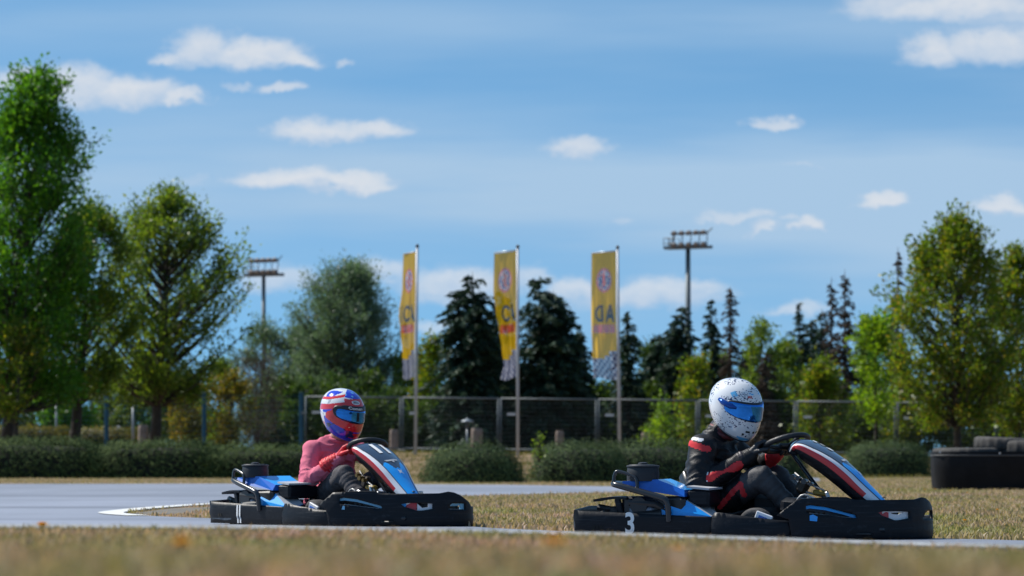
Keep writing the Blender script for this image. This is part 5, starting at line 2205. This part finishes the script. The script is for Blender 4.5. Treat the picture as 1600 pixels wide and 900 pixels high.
    m.tube([(-.66, -.45, .23), (-.50, -.455, .22), (-.42, -.44, .17)], .022, 8)
    m.tube([(-.62, -.455, .15), (-.46, -.46, .16)], .03, 10)
    m.lathe([(0, -.47), (.05, -.47), (.055, -.45), (.055, -.40)], (-.60, 0, .21), axis='y', seg=16)
    m.box((-.70, -.28, .17), (.10, .22, .12), bev=.02)
    m.tube([(-.72, -.38, .17), (-.80, -.42, .19), (-.86, -.40, .2)], .02, 8)
    m.build('engine', blk2, root)
    m = MB()
    m.lathe([(0, .352), (.092, .352), (.094, .36), (.094, .40), (.090, .437), (.082, .447), (.03, .449), (.028, .457), (.012, .462), (0, .462)], (-.60, -.375, 0), seg=32)
    m.lathe([(.0945, .432), (.0965, .434), (.0965, .440), (.092, .443)], (-.60, -.375, 0), seg=32)
    m.build('airbox', drumm, root, True, angle=40)
    # engine cover: deep blue sides, pale top
    m = MB()
    a = [(-.70, -.475, .318), (-.335, -.435, .262), (-.70, -.455, .352), (-.50, -.43, .362), (-.345, -.40, .302), (-.34, -.16, .305), (-.5, -.14, .365), (-.70, -.14, .355), (-.70, -.12, .31), (-.335, -.12, .262)]
    m.add(a, [(0, 1, 4, 3, 2)], 0)
    m.add(a, [(2, 3, 6, 7)], 2)
    m.add(a, [(3, 4, 5, 6)], 1)
    m.add(a, [(0, 2, 7, 8)], 0)
    m.add(a, [(1, 9, 5, 4)], 0)
    m.add(a, [(9, 8, 7, 6, 5)], 0)
    m.add(a, [(0, 8, 9, 1)], 0)
    o = m.build('engine_cover', [dblue, blue, white], root)
    bv = o.modifiers.new('bevel', 'BEVEL')
    bv.width = .008
    bv.segments = 2
    # airbox outlet box in front
    m = MB()
    m.box((-.265, -.26, .255), (.13, .27, .10), Matrix.Rotation(.0, 3, 'Z'), bev=.015)
    m.build('battery_box', blk, root)
    m = MB()
    a = [(-.335, -.39, .312), (-.20, -.40, .300), (-.19, -.13, .305), (-.335, -.13, .318)]
    m.add(a + [(x, y, z + .012) for x, y, z in a], [(0, 3, 2, 1), (4, 5, 6, 7), (0, 1, 5, 4), (1, 2, 6, 5), (2, 3, 7, 6), (3, 0, 4, 7)])
    m.build('box_lid', greyw, root)
    # roll tube along the engine
    m = MB()
    m.tube(smooth_poly3([(-.76, -.12, .33), (-.765, -.40, .335), (-.755, -.455, .335), (-.70, -.475, .322), (-.45, -.505, .258), (-.425, -.505, .245), (-.415, -.50, .21), (-.412, -.49, .12)]), .0185, 10)
    m.build('engine_guard', tubem, root, True)
    m = MB()
    m.tube(smooth_poly3([(-.755, -.452, .345), (-.752, -.45, .385), (-.74, -.45, .408), (-.72, -.452, .408), (-.64, -.463, .385), (-.615, -.468, .372), (-.607, -.472, .345), (-.605, -.476, .31)]), .0105, 8)
    m.build('guard_hoop', tubem, root, True)
    # rear mudguard flap
    m = MB()
    rg = []
    for i in range(8):
        q = i / 7
        x = -.875 + .20 * q
        z = .246 + .016 * math.sin(q * 2.4)
        if q > .7:
            z -= .0
        rg.append([(x, -.46, z), (x, -.30, z + .004), (x, -.30, z - .012), (x, -.46, z - .014)])
    m.loft(rg)
    m.box((-.72, -.44, .19), (.035, .03, .13), Matrix.Rotation(-.25, 3, 'Y'), bev=.006)
    m.build('mudguard', blk, root, True, angle=40)
    # side pod
    m = MB()
    a = [(-.46, -.474, .13), (-.18, -.462, .10), (-.465, -.466, .200), (-.375, -.405, .268), (-.175, -.44, .150), (-.17, -.29, .165), (-.32, -.26, .25), (-.46, -.28, .18)]
    m.add(a, [(0, 1, 4, 2)], 0)
    m.add(a, [(2, 4, 3)], 0)
    m.add(a, [(3, 4, 5, 6)], 1)
    m.add(a, [(2, 3, 6, 7), (0, 2, 7)], 2)
    m.add(a, [(1, 5, 4)], 0)
    o = m.build('side_pod', [blue, greyw, red], root)
    m = MB()
    m.box((-.49, -.462, .165), (.05, .03, .035), bev=.006)
    m.box((-.50, -.40, .20), (.05, .05, .06), bev=.012)
    m.build('red_cap', red, root)
    m = MB()
    m.box((-.585, -.44, .170), (.15, .05, .075), bev=.014)
    m.build('silencer_box', skin, root)
    # pale stripe tongue on the white panel
    m = MB()
    m.box((.14, -.455, .145), (.10, .02, .05), Matrix.Rotation(.35, 3, 'Y'), bev=.004, mi=0)
    m.box((.135, -.466, .143), (.05, .006, .018), Matrix.Rotation(.35, 3, 'Y'), mi=1)
    m.build('side_tab', [white if not skirt_bars else greyw, dblue], root)
    # ---- seat
    m = MB()
    rg = []
    for q, (x, z, w, d_) in enumerate(((-.06, .13, .17, .05), (-.14, .09, .19, .07), (-.30, .08, .19, .09), (-.40, .12, .19, .10), (-.455, .22, .185, .09), (-.50, .36, .17, .05))):
        row = []
        for i in range(13):
            t = -1 + i / 6
            row.append(Vector((x + (.06 * abs(t) ** 3 if q > 2 else 0), .10 + w * t, z + d_ * abs(t) ** 2.6)))
        rg.append(row)
    m.loft(rg, closed=False, caps=False)
    st = m.build('seat', principled('kart_seat_black', (.012, .012, .014), .35), root, True)
    md = st.modifiers.new('thickness', 'SOLIDIFY')
    md.thickness = .012
    m = MB()
    m.tube([(-.30, -.13, .255), (-.24, -.15, .18), (-.19, -.17, .10)], .008, 8)
    m.tube([(-.26, -.14, .26), (-.22, -.19, .17), (-.20, -.22, .10)], .006, 8)
    m.build('seat_stay', steel, root, True)
    return root, rim_pt, nrm, C


def smooth_poly3(pts, it=2):
    pts = [Vector(p) for p in pts]
    for _ in range(it):
        out = [pts[0]]
        for i in range(len(pts) - 1):
            out.append(pts[i].lerp(pts[i + 1], .25))
            out.append(pts[i].lerp(pts[i + 1], .75))
        out.append(pts[-1])
        pts = out
    return pts
# ------------------------------------------------------------------ drivers
HF = [(0, .098, -.170), (.06, .132, -.173), (.15, .158, -.143), (.30, .170, -.085), (.42, .168, -.030), (.62, .150, .052), (.78, .113, .108), (.90, .058, .142), (1, 0, .153)]
HBK = [(0, -.070, -.100), (.06, -.098, -.112), (.15, -.128, -.088), (.30, -.158, -.040), (.42, -.168, .0), (.62, -.160, .062), (.78, -.124, .112), (.90, -.064, .143), (1, 0, .153)]
HW = [(0, .074, 0), (.06, .096, 0), (.15, .115, 0), (.30, .130, 0), (.42, .135, 0), (.62, .129, 0), (.78, .100, 0), (.90, .053, 0), (1, 0, 0)]


def crv(tab, t, k):
    n = len(tab)
    i = 0
    while i < n - 2 and tab[i + 1][0] <= t:
        i += 1
    t0, t1 = tab[i][0], tab[i + 1][0]
    f_ = (t - t0) / (t1 - t0)
    p1, p2 = tab[i][k], tab[i + 1][k]
    m1 = (p2 - tab[i - 1][k]) / (t1 - tab[i - 1][0]) if i > 0 else (p2 - p1) / (t1 - t0)
    m2 = (tab[i + 2][k] - p1) / (tab[i + 2][0] - t0) if i < n - 2 else (p2 - p1) / (t1 - t0)
    if i == n - 2:
        m2 = 3 * (p2 - p1) / (t1 - t0) * .75 if k != 0 else m2
    h = t1 - t0
    f2, f3 = f_ * f_, f_ ** 3
    return (2 * f3 - 3 * f2 + 1) * p1 + (f3 - 2 * f2 + f_) * h * m1 + (-2 * f3 + 3 * f2) * p2 + (f3 - f2) * h * m2


def helm0(az, t):
    c, s = math.cos(az), math.sin(az)
    xf, zf = crv(HF, t, 1), crv(HF, t, 2)
    xb, zb = crv(HBK, t, 1), crv(HBK, t, 2)
    w = crv(HW, t, 1)
    if t >= .9:
        q = math.sqrt(max(0, 1 - ((t - .9) / .1) ** 2 * 1.0)) if False else None
    return Vector(((xf + xb) / 2 + (xf - xb) / 2 * c, w * s, zb + (zf - zb) * (1 + c) / 2))


def helm(az, t, e=0.0):
    p = helm0(az, t)
    if e:
        d = 2e-3
        t2 = min(.995, t)
        a = helm0(az + d, t2) - helm0(az - d, t2)
        b = helm0(az, min(.999, t2 + d)) - helm0(az, t2 - d)
        n = a.cross(b)
        n.normalize()
        if n.dot(p) < 0:
            n = -n
        p = p + n * e
    return p


def build_helmet(parent, loc, rot, style, scale=1.08):
    nA, nT = 180, 96
    white = principled('helmet_white', (.70, .71, .73), .16, coat=.7)
    red = principled('helmet_red', (.62, .025, .03), .16, coat=.7)
    blue = principled('helmet_blue', (.015, .045, .52), .16, coat=.7)
    navy = principled('helmet_navy', (.015, .022, .09), .2, coat=.5)
    lblue = principled('helmet_light_blue', (.12, .42, .72), .18, coat=.6)
    silver = principled('helmet_silver', (.38, .40, .44), .2, coat=.6)
    blackm = principled('helmet_black', (.01, .01, .012), .35)
    mats = [white, red, blue, navy, lblue, silver, blackm]
    V = []
    ts = [(j / nT) ** 1.0 for j in range(nT + 1)]
    for t in ts:
        for i in range(nA):
            V.append(helm0(2 * math.pi * i / nA, t))
    Fq, mi = [], []

    def paint(az, t):
        a = (az + math.pi) % (2 * math.pi) - math.pi     # 0 front, -pi/2 driver's right side
        aa = abs(a)
        p = helm0(az, t)
        if style == 'swoosh':
            n1 = noise.noise(p * 9 + Vector((3, 0, 0)))
            n2 = noise.noise(p * 26)
            if t < .05:
                return 6
            # chin: blue with dark smoke
            if t < .30 - .05 * math.cos(aa):
                if aa > 1.95 and t < .33:
                    return 1 if (.12 < t < .2 and 2.0 < aa < 2.2) else 0
                if aa < .55 and .13 < t < .23 and n1 + n2 * .5 > -.15:
                    return 3 if n2 > .1 else (1 if n1 > .1 else 2)
                return 3 if (n2 > .28 and n1 > 0) else 2
            # red sweep under and behind the visor
            if t < .40 + .05 * (aa > 1.0) and aa < 1.75:
                return 1
            if 1.28 < aa < 1.80 and t < .58 - .35 * (aa - 1.3):
                return 1 if n2 < .25 else 2
            # forehead band
            if .665 < t < .80 - .02 * aa and aa < .95 + .6 * (t - .66):
                return 1
            if .80 < t and aa < 1.0:
                q = t * 5 + aa * 1.1
                return 2 if (t < .93 or n1 > -.1) and n2 < .28 else 4
            # long stripes running back over the crown
            q = (t - .42) * 2.2 + .34 * (aa - 1.0) + .05 * n1
            if q < .12:
                return 2 if n2 < .15 else 3
            if q < .26:
                return 0 if n2 < .22 else 5
            if q < .38:
                return 2 if n2 < .1 else 0
            if q < .62:
                return 1 if n2 < .35 else 2
            if q < .84:
                return 0 if n1 + .5 * n2 < .12 else 5
            if q < .98:
                return 1
            return 0 if n1 < .1 else 2
        # flecked white helmet
        if t < .05:
            return 6
        if t < .105:
            return 5 if aa > .7 else 4
        if aa < .85 and .10 < t < .20:
            if t < .135:
                return 4 if aa > .2 else 5
        if .225 < t < .262 and (.30 < aa < .52 or .05 < aa < .18):
            return 6
        if .18 < t < .21 and .55 < aa < .65:
            return 6
        f1 = noise.noise(Vector((p.x * 85 + p.z * 50, p.y * 110, p.z * 140 - p.x * 60)))
        f2 = noise.noise(p * 14 + Vector((5, 1, 2)))
        dens = .30 if t > .5 else .37
        if f1 > dens and f2 > -.2:
            return 3
        ln = math.sin((p.z * 1.0 + p.x * .55) * 190 + 3 * f2)
        if ln > .86 and f2 > -.02 and aa > .6:
            return 5 if f1 < .1 else 3
        if abs(aa - 1.22) < .18 and abs(t - .72) < .05 * (1 - abs(aa - 1.22) / .18) + .004:
            return 4
        if .60 < aa < .78 and abs(t - .735) < .006 + .03 * abs(math.sin(aa * 24)) and f1 > -.3 and int(aa * 60) % 3 == 0:
            return 5
        if .22 < aa < .48 and abs(t - (.775 + .03 * (aa - .35))) < .010:
            return 4
        return 0
    for j in range(nT):
        for i in range(nA):
            i2 = (i + 1) % nA
            Fq.append((j * nA + i, j * nA + i2, (j + 1) * nA + i2, (j + 1) * nA + i))
            mi.append(paint(2 * math.pi * (i + .5) / nA, (ts[j] + ts[j + 1]) / 2))
    o = mesh_np('helmet', [tuple(v) for v in V], Fq, mats, parent, True, mi)
    o.matrix_local = Matrix.LocRotScale(Vector(loc), rot, (scale, scale, scale))
    md = o.modifiers.new('thickness', 'SOLIDIFY')
    md.thickness = .012
    md.offset = -1
    # eyeport gasket and visor
    vm = bpy.data.materials.get('visor_mirror_blue') or principled('visor_mirror_blue', (.03, .24, .74), .07, .92, var=.25, vscale=10)
    gk = principled('visor_gasket', (.012, .013, .02), .4)

    def vpatch(nm, A, mid, half, e, mat, th, na=40, nb=10, drop=0.0):
        m = MB()
        rg = []
        for i in range(na + 1):
            a = -1 + 2 * i / na
            az = A * math.copysign(abs(a), a)
            hh = half * (1 - .30 * abs(a) ** 2.2) * (max(.0, 1 - abs(a) ** 14)) ** .5
            rg.append([helm(az, mid - drop * abs(a) + hh * (-1 + 2 * j / nb), e) for j in range(nb + 1)])
        m.loft(rg, closed=False, caps=False)
        ob = m.build(nm, mat, o, True)
        md_ = ob.modifiers.new('thickness', 'SOLIDIFY')
        md_.thickness = th
        md_.offset = -1
        return ob
    vpatch('eyeport_gasket', R(84), .520, .135, .0015, gk, .003)
    if style == 'swoosh':
        vpatch('visor', R(74), .500, .100, .0045, vm, .003)
        vpatch('visor_strip', R(62), .628, .042, .0055, gk, .003, 30, 4)
        # dark strip painted on the visor as a reflection
        m = MB()
        m.loft([[helm(a_, t_, .0062) for t_ in [.425 + .016 * k for k in range(10)]] for a_ in (R(-17), R(-13), R(-9))], closed=False, caps=False)
        m.build('visor_dark_reflection', principled('visor_reflection_paint', (.005, .02, .05), .12, .6), o, True, fixn=False)
        ov = MB()
        c = (R(-16), .735)
        ring = [helm(c[0] - R(17) * math.cos(k * math.pi / 16), c[1] + .036 * math.sin(k * math.pi / 16), .0022) for k in range(32)]
        ov.add([helm(c[0], c[1], .0026)] + ring, [(0, k + 1, (k + 1) % 32 + 1) for k in range(32)])
        ov.build('helmet_badge', white, o, fixn=False)
        vs, fs = text2d('BELL', 1.0, .02)
        decal('lettering', (vs, fs), lambda x, y: helm(c[0] + x * R(11), c[1] + y * .050, .0042), principled('lettering_dark', (.05, .05, .08), .4), o)
        vs, fs = text2d('Coman', 1.0, .02)
        decal('lettering', (vs, fs), lambda x, y: helm(R(-20) + x * R(15.5), .628 + y * .062, .0072), principled('lettering_white', (.75, .75, .75), .4), o)
    else:
        vpatch('visor', R(86), .505, .118, .0048, vm, .003)
        # pivot pods at both ends of the visor
        for sg in (-1, 1):
            m = MB()
            pts = [helm(sg * R(100), .560, .004), helm(sg * R(88), .548, .009), helm(sg * R(70), .535, .010), helm(sg * R(58), .53, .006)]
            m.tube(pts, [.010, .017, .016, .006], 10)
            m.build('visor_pivot', principled('visor_pivot_blue', (.01, .07, .32), .22, .5), o, True)
        vs, fs = text2d('MG', 1.0, .03)
        decal('lettering', (vs, fs), lambda x, y: helm(R(-27) + x * R(9), .725 + y * .045, .0025), principled('lettering_red', (.6, .06, .06), .4), o)
    # chin vent lip
    m = MB()
    m.tube([helm(R(a_), .05, .002) for a_ in range(-170, 190, 10)], .005, 6, closed=True)
    m.build('trim_seal', principled('helmet_trim_black', (.015, .015, .018), .5) if style != 'swoosh' else blue, o, True)
    return o


def caps_mesh(mb, a, b, ra, rb, seg=14):
    a, b = Vector(a), Vector(b)
    d = (b - a)
    L = d.length
    d = d / L if L > 1e-6 else Vector((0, 0, 1))
    pts, rad = [], []
    for k in (90, 70, 45, 20):
        pts.append(a - d * ra * math.sin(R(k)))
        rad.append(max(1e-4, ra * math.cos(R(k))))
    pts.append(a)
    rad.append(ra)
    pts.append(b)
    rad.append(rb)
    for k in (20, 45, 70, 90):
        pts.append(b + d * rb * math.sin(R(k)))
        rad.append(max(1e-4, rb * math.cos(R(k))))
    mb.tube(pts, rad, seg)


def cap_dist(p, a, b, ra, rb):
    ab = b - a
    t = max(0, min(1, (p - a).dot(ab) / max(1e-9, ab.length_squared)))
    return (p - (a + ab * t)).length - (ra + (rb - ra) * t), t


def fuse(mb, voxel, smooth=2):
    """one continuous skin from overlapping tapered limbs"""
    o = mb.build('fuse_tmp', [], None)
    md = o.modifiers.new('r', 'REMESH')
    md.mode = 'VOXEL'
    md.voxel_size = voxel
    dg = bpy.context.evaluated_depsgraph_get()
    dg.update()
    me = bpy.data.meshes.new_from_object(o.evaluated_get(dg))
    old = o.data
    bpy.data.objects.remove(o)
    bpy.data.meshes.remove(old)
    bm = bmesh.new()
    bm.from_mesh(me)
    for _ in range(smooth):
        bmesh.ops.smooth_vert(bm, verts=bm.verts, factor=.5, use_axis_x=True, use_axis_y=True, use_axis_z=True)
    bm.to_mesh(me)
    bm.free()
    return me


def build_driver(loc, rz, rim_pt, Cw, style):
    pink = style == 'pink'
    V = Vector
    ty = .10
    hd = V((-.185 if pink else -.165, .085, .826 if pink else .797))
    sh_n, sh_f = V((-.325, -.075, .548)), V((-.255, .275, .555))
    el_n, el_f = (V((-.255, -.185, .322)) if pink else V((-.335, -.165, .318))), V((-.10, .34, .44))

    def rim_near(p):
        return min((rim_pt(i * 2 * math.pi / 180) for i in range(180)), key=lambda q: (q - p).length), min(range(180), key=lambda i: (rim_pt(i * 2 * math.pi / 180) - p).length) * 2 * math.pi / 180
    hn, an = rim_near(V((.0, -.07, .485)))
    hf, af = rim_near(V((.13, .22, .56)) if pink else V((.09, .20, .56)))
    fn_, ff_ = (hn - el_n).normalized(), (hf - el_f).normalized()
    wr_n, wr_f = hn - fn_ * .088, hf - ff_ * .088
    # hands sit behind the rim, so pull the wrists a little towards the driver
    kn_n, kn_f = V((.03, -.085, .372)), V((.05, .26, .375))
    an_n, an_f = V((.27, -.075, .135)), V((.30, .23, .135))
    bk = 1.0 if pink else 1.13
    cap = []     # (tag, a, b, ra, rb)
    cap += [('torso', V((-.36, .10, .19)), V((-.39, .10, .31)), .125, .118), ('torso', V((-.37, .02, .18)), V((-.37, .18, .18)), .11, .11),
            ('torso', V((-.39, .06, .31)), V((-.335, .04, .46)), .11, .115), ('torso', V((-.39, .14, .31)), V((-.325, .18, .46)), .11, .115),
            ('torso', V((-.335, .03, .46)), V((-.30, .02, .525)), .112, .085), ('torso', V((-.325, .18, .46)), V((-.285, .19, .53)), .112, .085),
            ('torso', sh_n + V((.0, .02, -.005)), V((-.265, .09, .598)), .072, .066), ('torso', sh_f + V((0, -.02, -.005)), V((-.255, .11, .598)), .072, .066),
            ('torso', V((-.27, .05, .50)), V((-.25, .15, .50)), .09, .09)]
    cap += [('neck', V((-.262, .098, .60)), V((-.215, .092, .70)), .060, .058)]
    cap += [('armn', sh_n, el_n, .074 * bk, .060 * bk), ('armn', el_n, wr_n, .060 * bk, .040 * bk), ('armf', sh_f, el_f, .070 * bk, .056 * bk), ('armf', el_f, wr_f, .056 * bk, .038 * bk)]
    cap += [('torso', V((-.33, .06, .28)), V((-.24, .08, .36)), .12, .09), ('torso', V((-.33, .15, .28)), V((-.24, .14, .36)), .12, .09)]
    cap += [('leg', V((-.33, .01, .175)), kn_n, .105, .074), ('leg', kn_n, an_n, .071, .047), ('leg', V((-.33, .19, .175)), kn_f, .098, .068), ('leg', kn_f, an_f, .064, .043)]
    for a_ in (an_n, an_f):
        cap += [('shoe', a_ + V((-.03, 0, -.045)), a_ + V((.10, 0, .03)), .042, .036), ('shoe', a_ + V((.10, 0, .03)), a_ + V((.155, 0, .075)), .036, .028)]
    if not pink:
        cap += [('torso', V((-.315, .06, .56)), V((-.27, .09, .645)), .085, .072), ('torso', V((-.31, .14, .56)), V((-.27, .11, .645)), .085, .072)]
    mb = MB()
    for (_, a, b, ra, rb) in cap:
        caps_mesh(mb, a, b, ra, rb, 18)
    me = fuse(mb, .008, 4)
    # cloth folds: displace along the normal
    nv = len(me.vertices)
    co = [v.co.copy() for v in me.vertices]
    no = [v.normal.copy() for v in me.vertices]
    tags = []
    for v, (p, n) in enumerate(zip(co, no)):
        best = None
        for c in cap:
            d_, t_ = cap_dist(p, *c[1:])
            if best is None or d_ < best[0]:
                best = (d_, c, t_)
        tags.append(best)
        tg, c, t_ = best[1][0], best[1], best[2]
        ax = (c[2] - c[1]).normalized()
        s_ = (p - c[1]).dot(ax)
        w = 0
        side = p - c[1] - ax * s_
        if tg.startswith('arm'):
            upper = c[1] in (sh_n, sh_f)
            amp = .0065 if not pink else .0055
            k = 150
            near_elbow = math.exp(-((((c[2] if upper else c[1]) - p).length) / .11) ** 2)
            ph = 5 * noise.noise(p * 7) + side.normalized().z * 1.6
            sa = side.normalized()
            n1 = noise.noise(V((s_ * 24 + ph * .30, sa.y * .8 + 3, sa.z * .8)))
            w = .010 * (.4 + .8 * near_elbow) * (max(0, 1 - abs(n1) * 3.0) ** 1.4 - .4) + .006 * noise.noise(p * 14)
        elif tg == 'torso':
            w = .010 * noise.noise(V((p.x * 9, p.y * 9, p.z * 22))) + .008 * noise.noise(V((p.x * 24 + p.z * 20, p.y * 16, p.z * 16))) 
            n1 = noise.noise(V((p.x * 8 + p.z * 9, p.y * 8 + p.z * 5, p.z * 11 - p.x * 6)))
            w += .010 * (max(0, 1 - abs(n1) * 3.4) ** 1.4 - .3)
            w += .004 * math.sin(p.z * 120 + 6 * noise.noise(p * 6)) * max(0, 1 - (p.z - .18) / .3)
        elif tg == 'leg':
            w = .008 * noise.noise(V((p.x * 20, p.y * 10, p.z * 20))) + .005 * noise.noise(V((s_ * 45, side.y * 12, 0)))
        elif tg == 'neck':
            w = 0
        me.vertices[v].co = p + n * w
    # materials
    if pink:
        shirt = principled('pink_sweater', (.62, .155, .225), .85, spec=.2, var=.10, vscale=18, bump=.35, bscale=260)
        trous = principled('grey_trousers', (.085, .08, .085), .85, spec=.2, var=.3, vscale=22, bump=.3, bscale=220)
    else:
        shirt = principled('black_race_suit', (.006, .006, .0085), .5, spec=.3, var=.25, vscale=16, bump=.25, bscale=160)
        trous = principled('charcoal_trousers', (.045, .044, .049), .6, spec=.35, var=.25, vscale=16, bump=.25, bscale=160)
    skin = principled('skin', (.42, .24, .17), .5, spec=.4)
    shoe = principled('dark_shoe', (.02, .02, .022), .5)
    suit_red = principled('suit_red', (.62, .025, .03), .5, spec=.4)
    suit_white = principled('suit_white', (.65, .65, .68), .5)
    collar = principled('suit_collar_dark_red', (.10, .015, .02), .6, var=.8, vscale=70)
    for m in (shirt, trous, skin, shoe, suit_red, suit_white, collar):
        me.materials.append(m)

    def sd2(p, a, b):
        return seg_d(p.x, p.z, a, b)
    for f in me.polygons:
        i = 0
        cnt = {}
        for vi in f.vertices:
            k = tags[vi][1][0]
            cnt[k] = cnt.get(k, 0) + 1
        tg = max(cnt, key=cnt.get)
        p = f.center
        if tg == 'leg':
            i = 1
            if p.x < -.27 and p.z > .27 - (.0 if pink else .0):
                i = 0
        elif tg == 'shoe':
            i = 3
        elif tg == 'neck':
            i = 2 if pink else 6
        if not pink:
            if tg in ('torso', 'armn') and p.y < .02:
                if sd2(p, (-.385, .572), (-.275, .538)) < .018 and f.normal.z > -.1:
                    i = 4
                elif sd2(p, (-.372, .600), (-.31, .592)) < .009:
                    i = 5
            if tg == 'armn':
                if min(sd2(p, (-.25, .372), (-.17, .408)), sd2(p, (-.17, .408), (-.085, .446))) < .017 + .008 * math.sin(p.x * 45) and f.normal.y < .5:
                    i = 4
                elif sd2(p, (-.262, .352), (-.262, .40)) < .005:
                    i = 5
            if tg == 'armf' and p.x > -.02:
                i = 4
            if tg in ('torso', 'leg') and p.y < .06:
                if min(sd2(p, (-.215, .20), (-.080, .335)), sd2(p, (-.080, .335), (-.062, .272))) < .016:
                    i = 4
                elif p.x < -.085 and tg == 'leg':
                    i = 0
        f.material_index = i
        f.use_smooth = True
    body = bpy.data.objects.new('person', me)
    COL.objects.link(body)
    body.location = loc
    body.rotation_euler = (0, 0, rz)

    # collar ring
    m = MB()
    pts = []
    for i in range(28):
        a = 2 * math.pi * i / 28
        pts.append(V((-.258, .098, .628)) + V((.068 * math.cos(a) * .9, .066 * math.sin(a), -.022 * math.cos(a))))
    m.tube(pts, .013 if pink else .020, 8, closed=True)
    if not pink:
        pts2 = [p + V((.006, 0, .026)) for p in pts]
        m.tube(pts2, .016, 8, closed=True)
    m.build('collar', shirt if pink else collar, body, True)
    # gloves
    if pink:
        gm = principled('red_glove', (.60, .018, .03), .5, spec=.4, var=.35, vscale=40, bump=.4, bscale=90)
        gc = gm
    else:
        gm = principled('black_glove', (.016, .016, .02), .5, spec=.45, var=.3, vscale=40, bump=.4, bscale=90)
        gc = principled('glove_cuff_black', (.02, .014, .02), .5)
    for (H, ang, f_, side) in ((hn, an, fn_, 1), (hf, af, ff_, -1)):
        t = (rim_pt(ang + .02) - rim_pt(ang - .02)).normalized()
        t = (t - f_ * t.dot(f_)).normalized()
        n = t.cross(f_).normalized()
        if n.z < 0:
            n = -n
        if side * t.z < 0 and side == 1:
            t = -t
        if side == -1 and t.z < 0:
            t = -t
        g = MB()
        rr = .0165 + .0085
        wr = H - f_ * .095 + n * .008
        for k, off in enumerate((-.034, -.0115, .0115, .033)):
            endth = (-105, -125, -118, -95)[k]
            th0 = 128
            kn = H + t * off * 1.02 + (f_ * math.cos(R(th0)) + n * math.sin(R(th0))) * (rr + .010)
            caps_mesh(g, wr + t * off * .55, kn, .021, .0155, 12)
            pr = kn
            for q in range(1, 5):
                th = th0 + (endth - th0) * q / 4
                pt = H + t * off * (1 + .0 * q) + (f_ * math.cos(R(th)) + n * math.sin(R(th))) * (rr + .001 * (4 - q))
                caps_mesh(g, pr, pt, .0125 - .0008 * q + .0007, .0125 - .0008 * q, 10)
                pr = pt
        # thumb from the side of the palm
        b0 = wr + f_ * .018 + t * .026 - n * .006
        b1 = H - f_ * .026 + t * .047 - n * .016
        b2 = H + f_ * .004 + t * .050 - n * .028
        b3 = H + f_ * .026 + t * .040 - n * .022
        caps_mesh(g, b0, b1, .017, .0135, 10)
        caps_mesh(g, b1, b2, .0135, .012, 10)
        caps_mesh(g, b2, b3, .012, .010, 10)
        # cuff
        caps_mesh(g, wr, wr - f_ * .035, .030, .036, 14)
        caps_mesh(g, wr - f_ * .030, wr - f_ * (.115 if pink else .05), .045 if pink else .040, .061 if pink else .048, 16)
        mg = fuse(g, .0042, 2)
        mg.materials.append(gm)
        mg.materials.append(gc)
        for v in mg.vertices:
            q = (v.co - wr).dot(f_)
            if q < 0:
                v.co += v.normal * .002 * math.sin(q * 260)
        for f in mg.polygons:
            f.use_smooth = True
            f.material_index = 1 if (f.center - wr).dot(f_) < -.01 else 0
        og = bpy.data.objects.new('glove', mg)
        COL.objects.link(og)
        og.parent = body
    # head and helmet
    yaw = 12 if pink else -19
    pitch = 17 if pink else 20
    rot = (Matrix.Rotation(R(yaw), 3, 'Z') @ Matrix.Rotation(R(pitch), 3, 'Y') @ Matrix.Rotation(R(3 if pink else 6), 3, 'X')).to_quaternion()
    hc = hd.copy()
    build_helmet(body, hc, rot, 'swoosh' if pink else 'fleck', 1.04 if pink else 1.03)
    return body


def main():
    build_world()
    build_ground()
    build_grass()
    build_vegetation()
    build_flags()
    build_masts()
    build_fence()
    build_small()
    for (num, loc, th, bars, lab, st, plab) in (
            ('3', (1.445, 22.4, -.012), 18, False, 'black and blue go-kart numbered 3, nearest the camera, driven by the person in black', 'black', 'person in a black and red racing suit and white flecked helmet gripping the wheel'),
            ('11', (-1.14, 27.1, -.012), 47, True, 'black and blue go-kart numbered 11, turning in behind, driven by the person in pink', 'pink', 'person in a pink sweater, red gloves and red, white and blue helmet gripping the wheel')):
        root, rim, n, C = build_kart(loc, -R(th), num, lab, bars)
        b = build_driver(loc, -R(th), rim, C, st)
        tag(b, plab, 'person')


main()
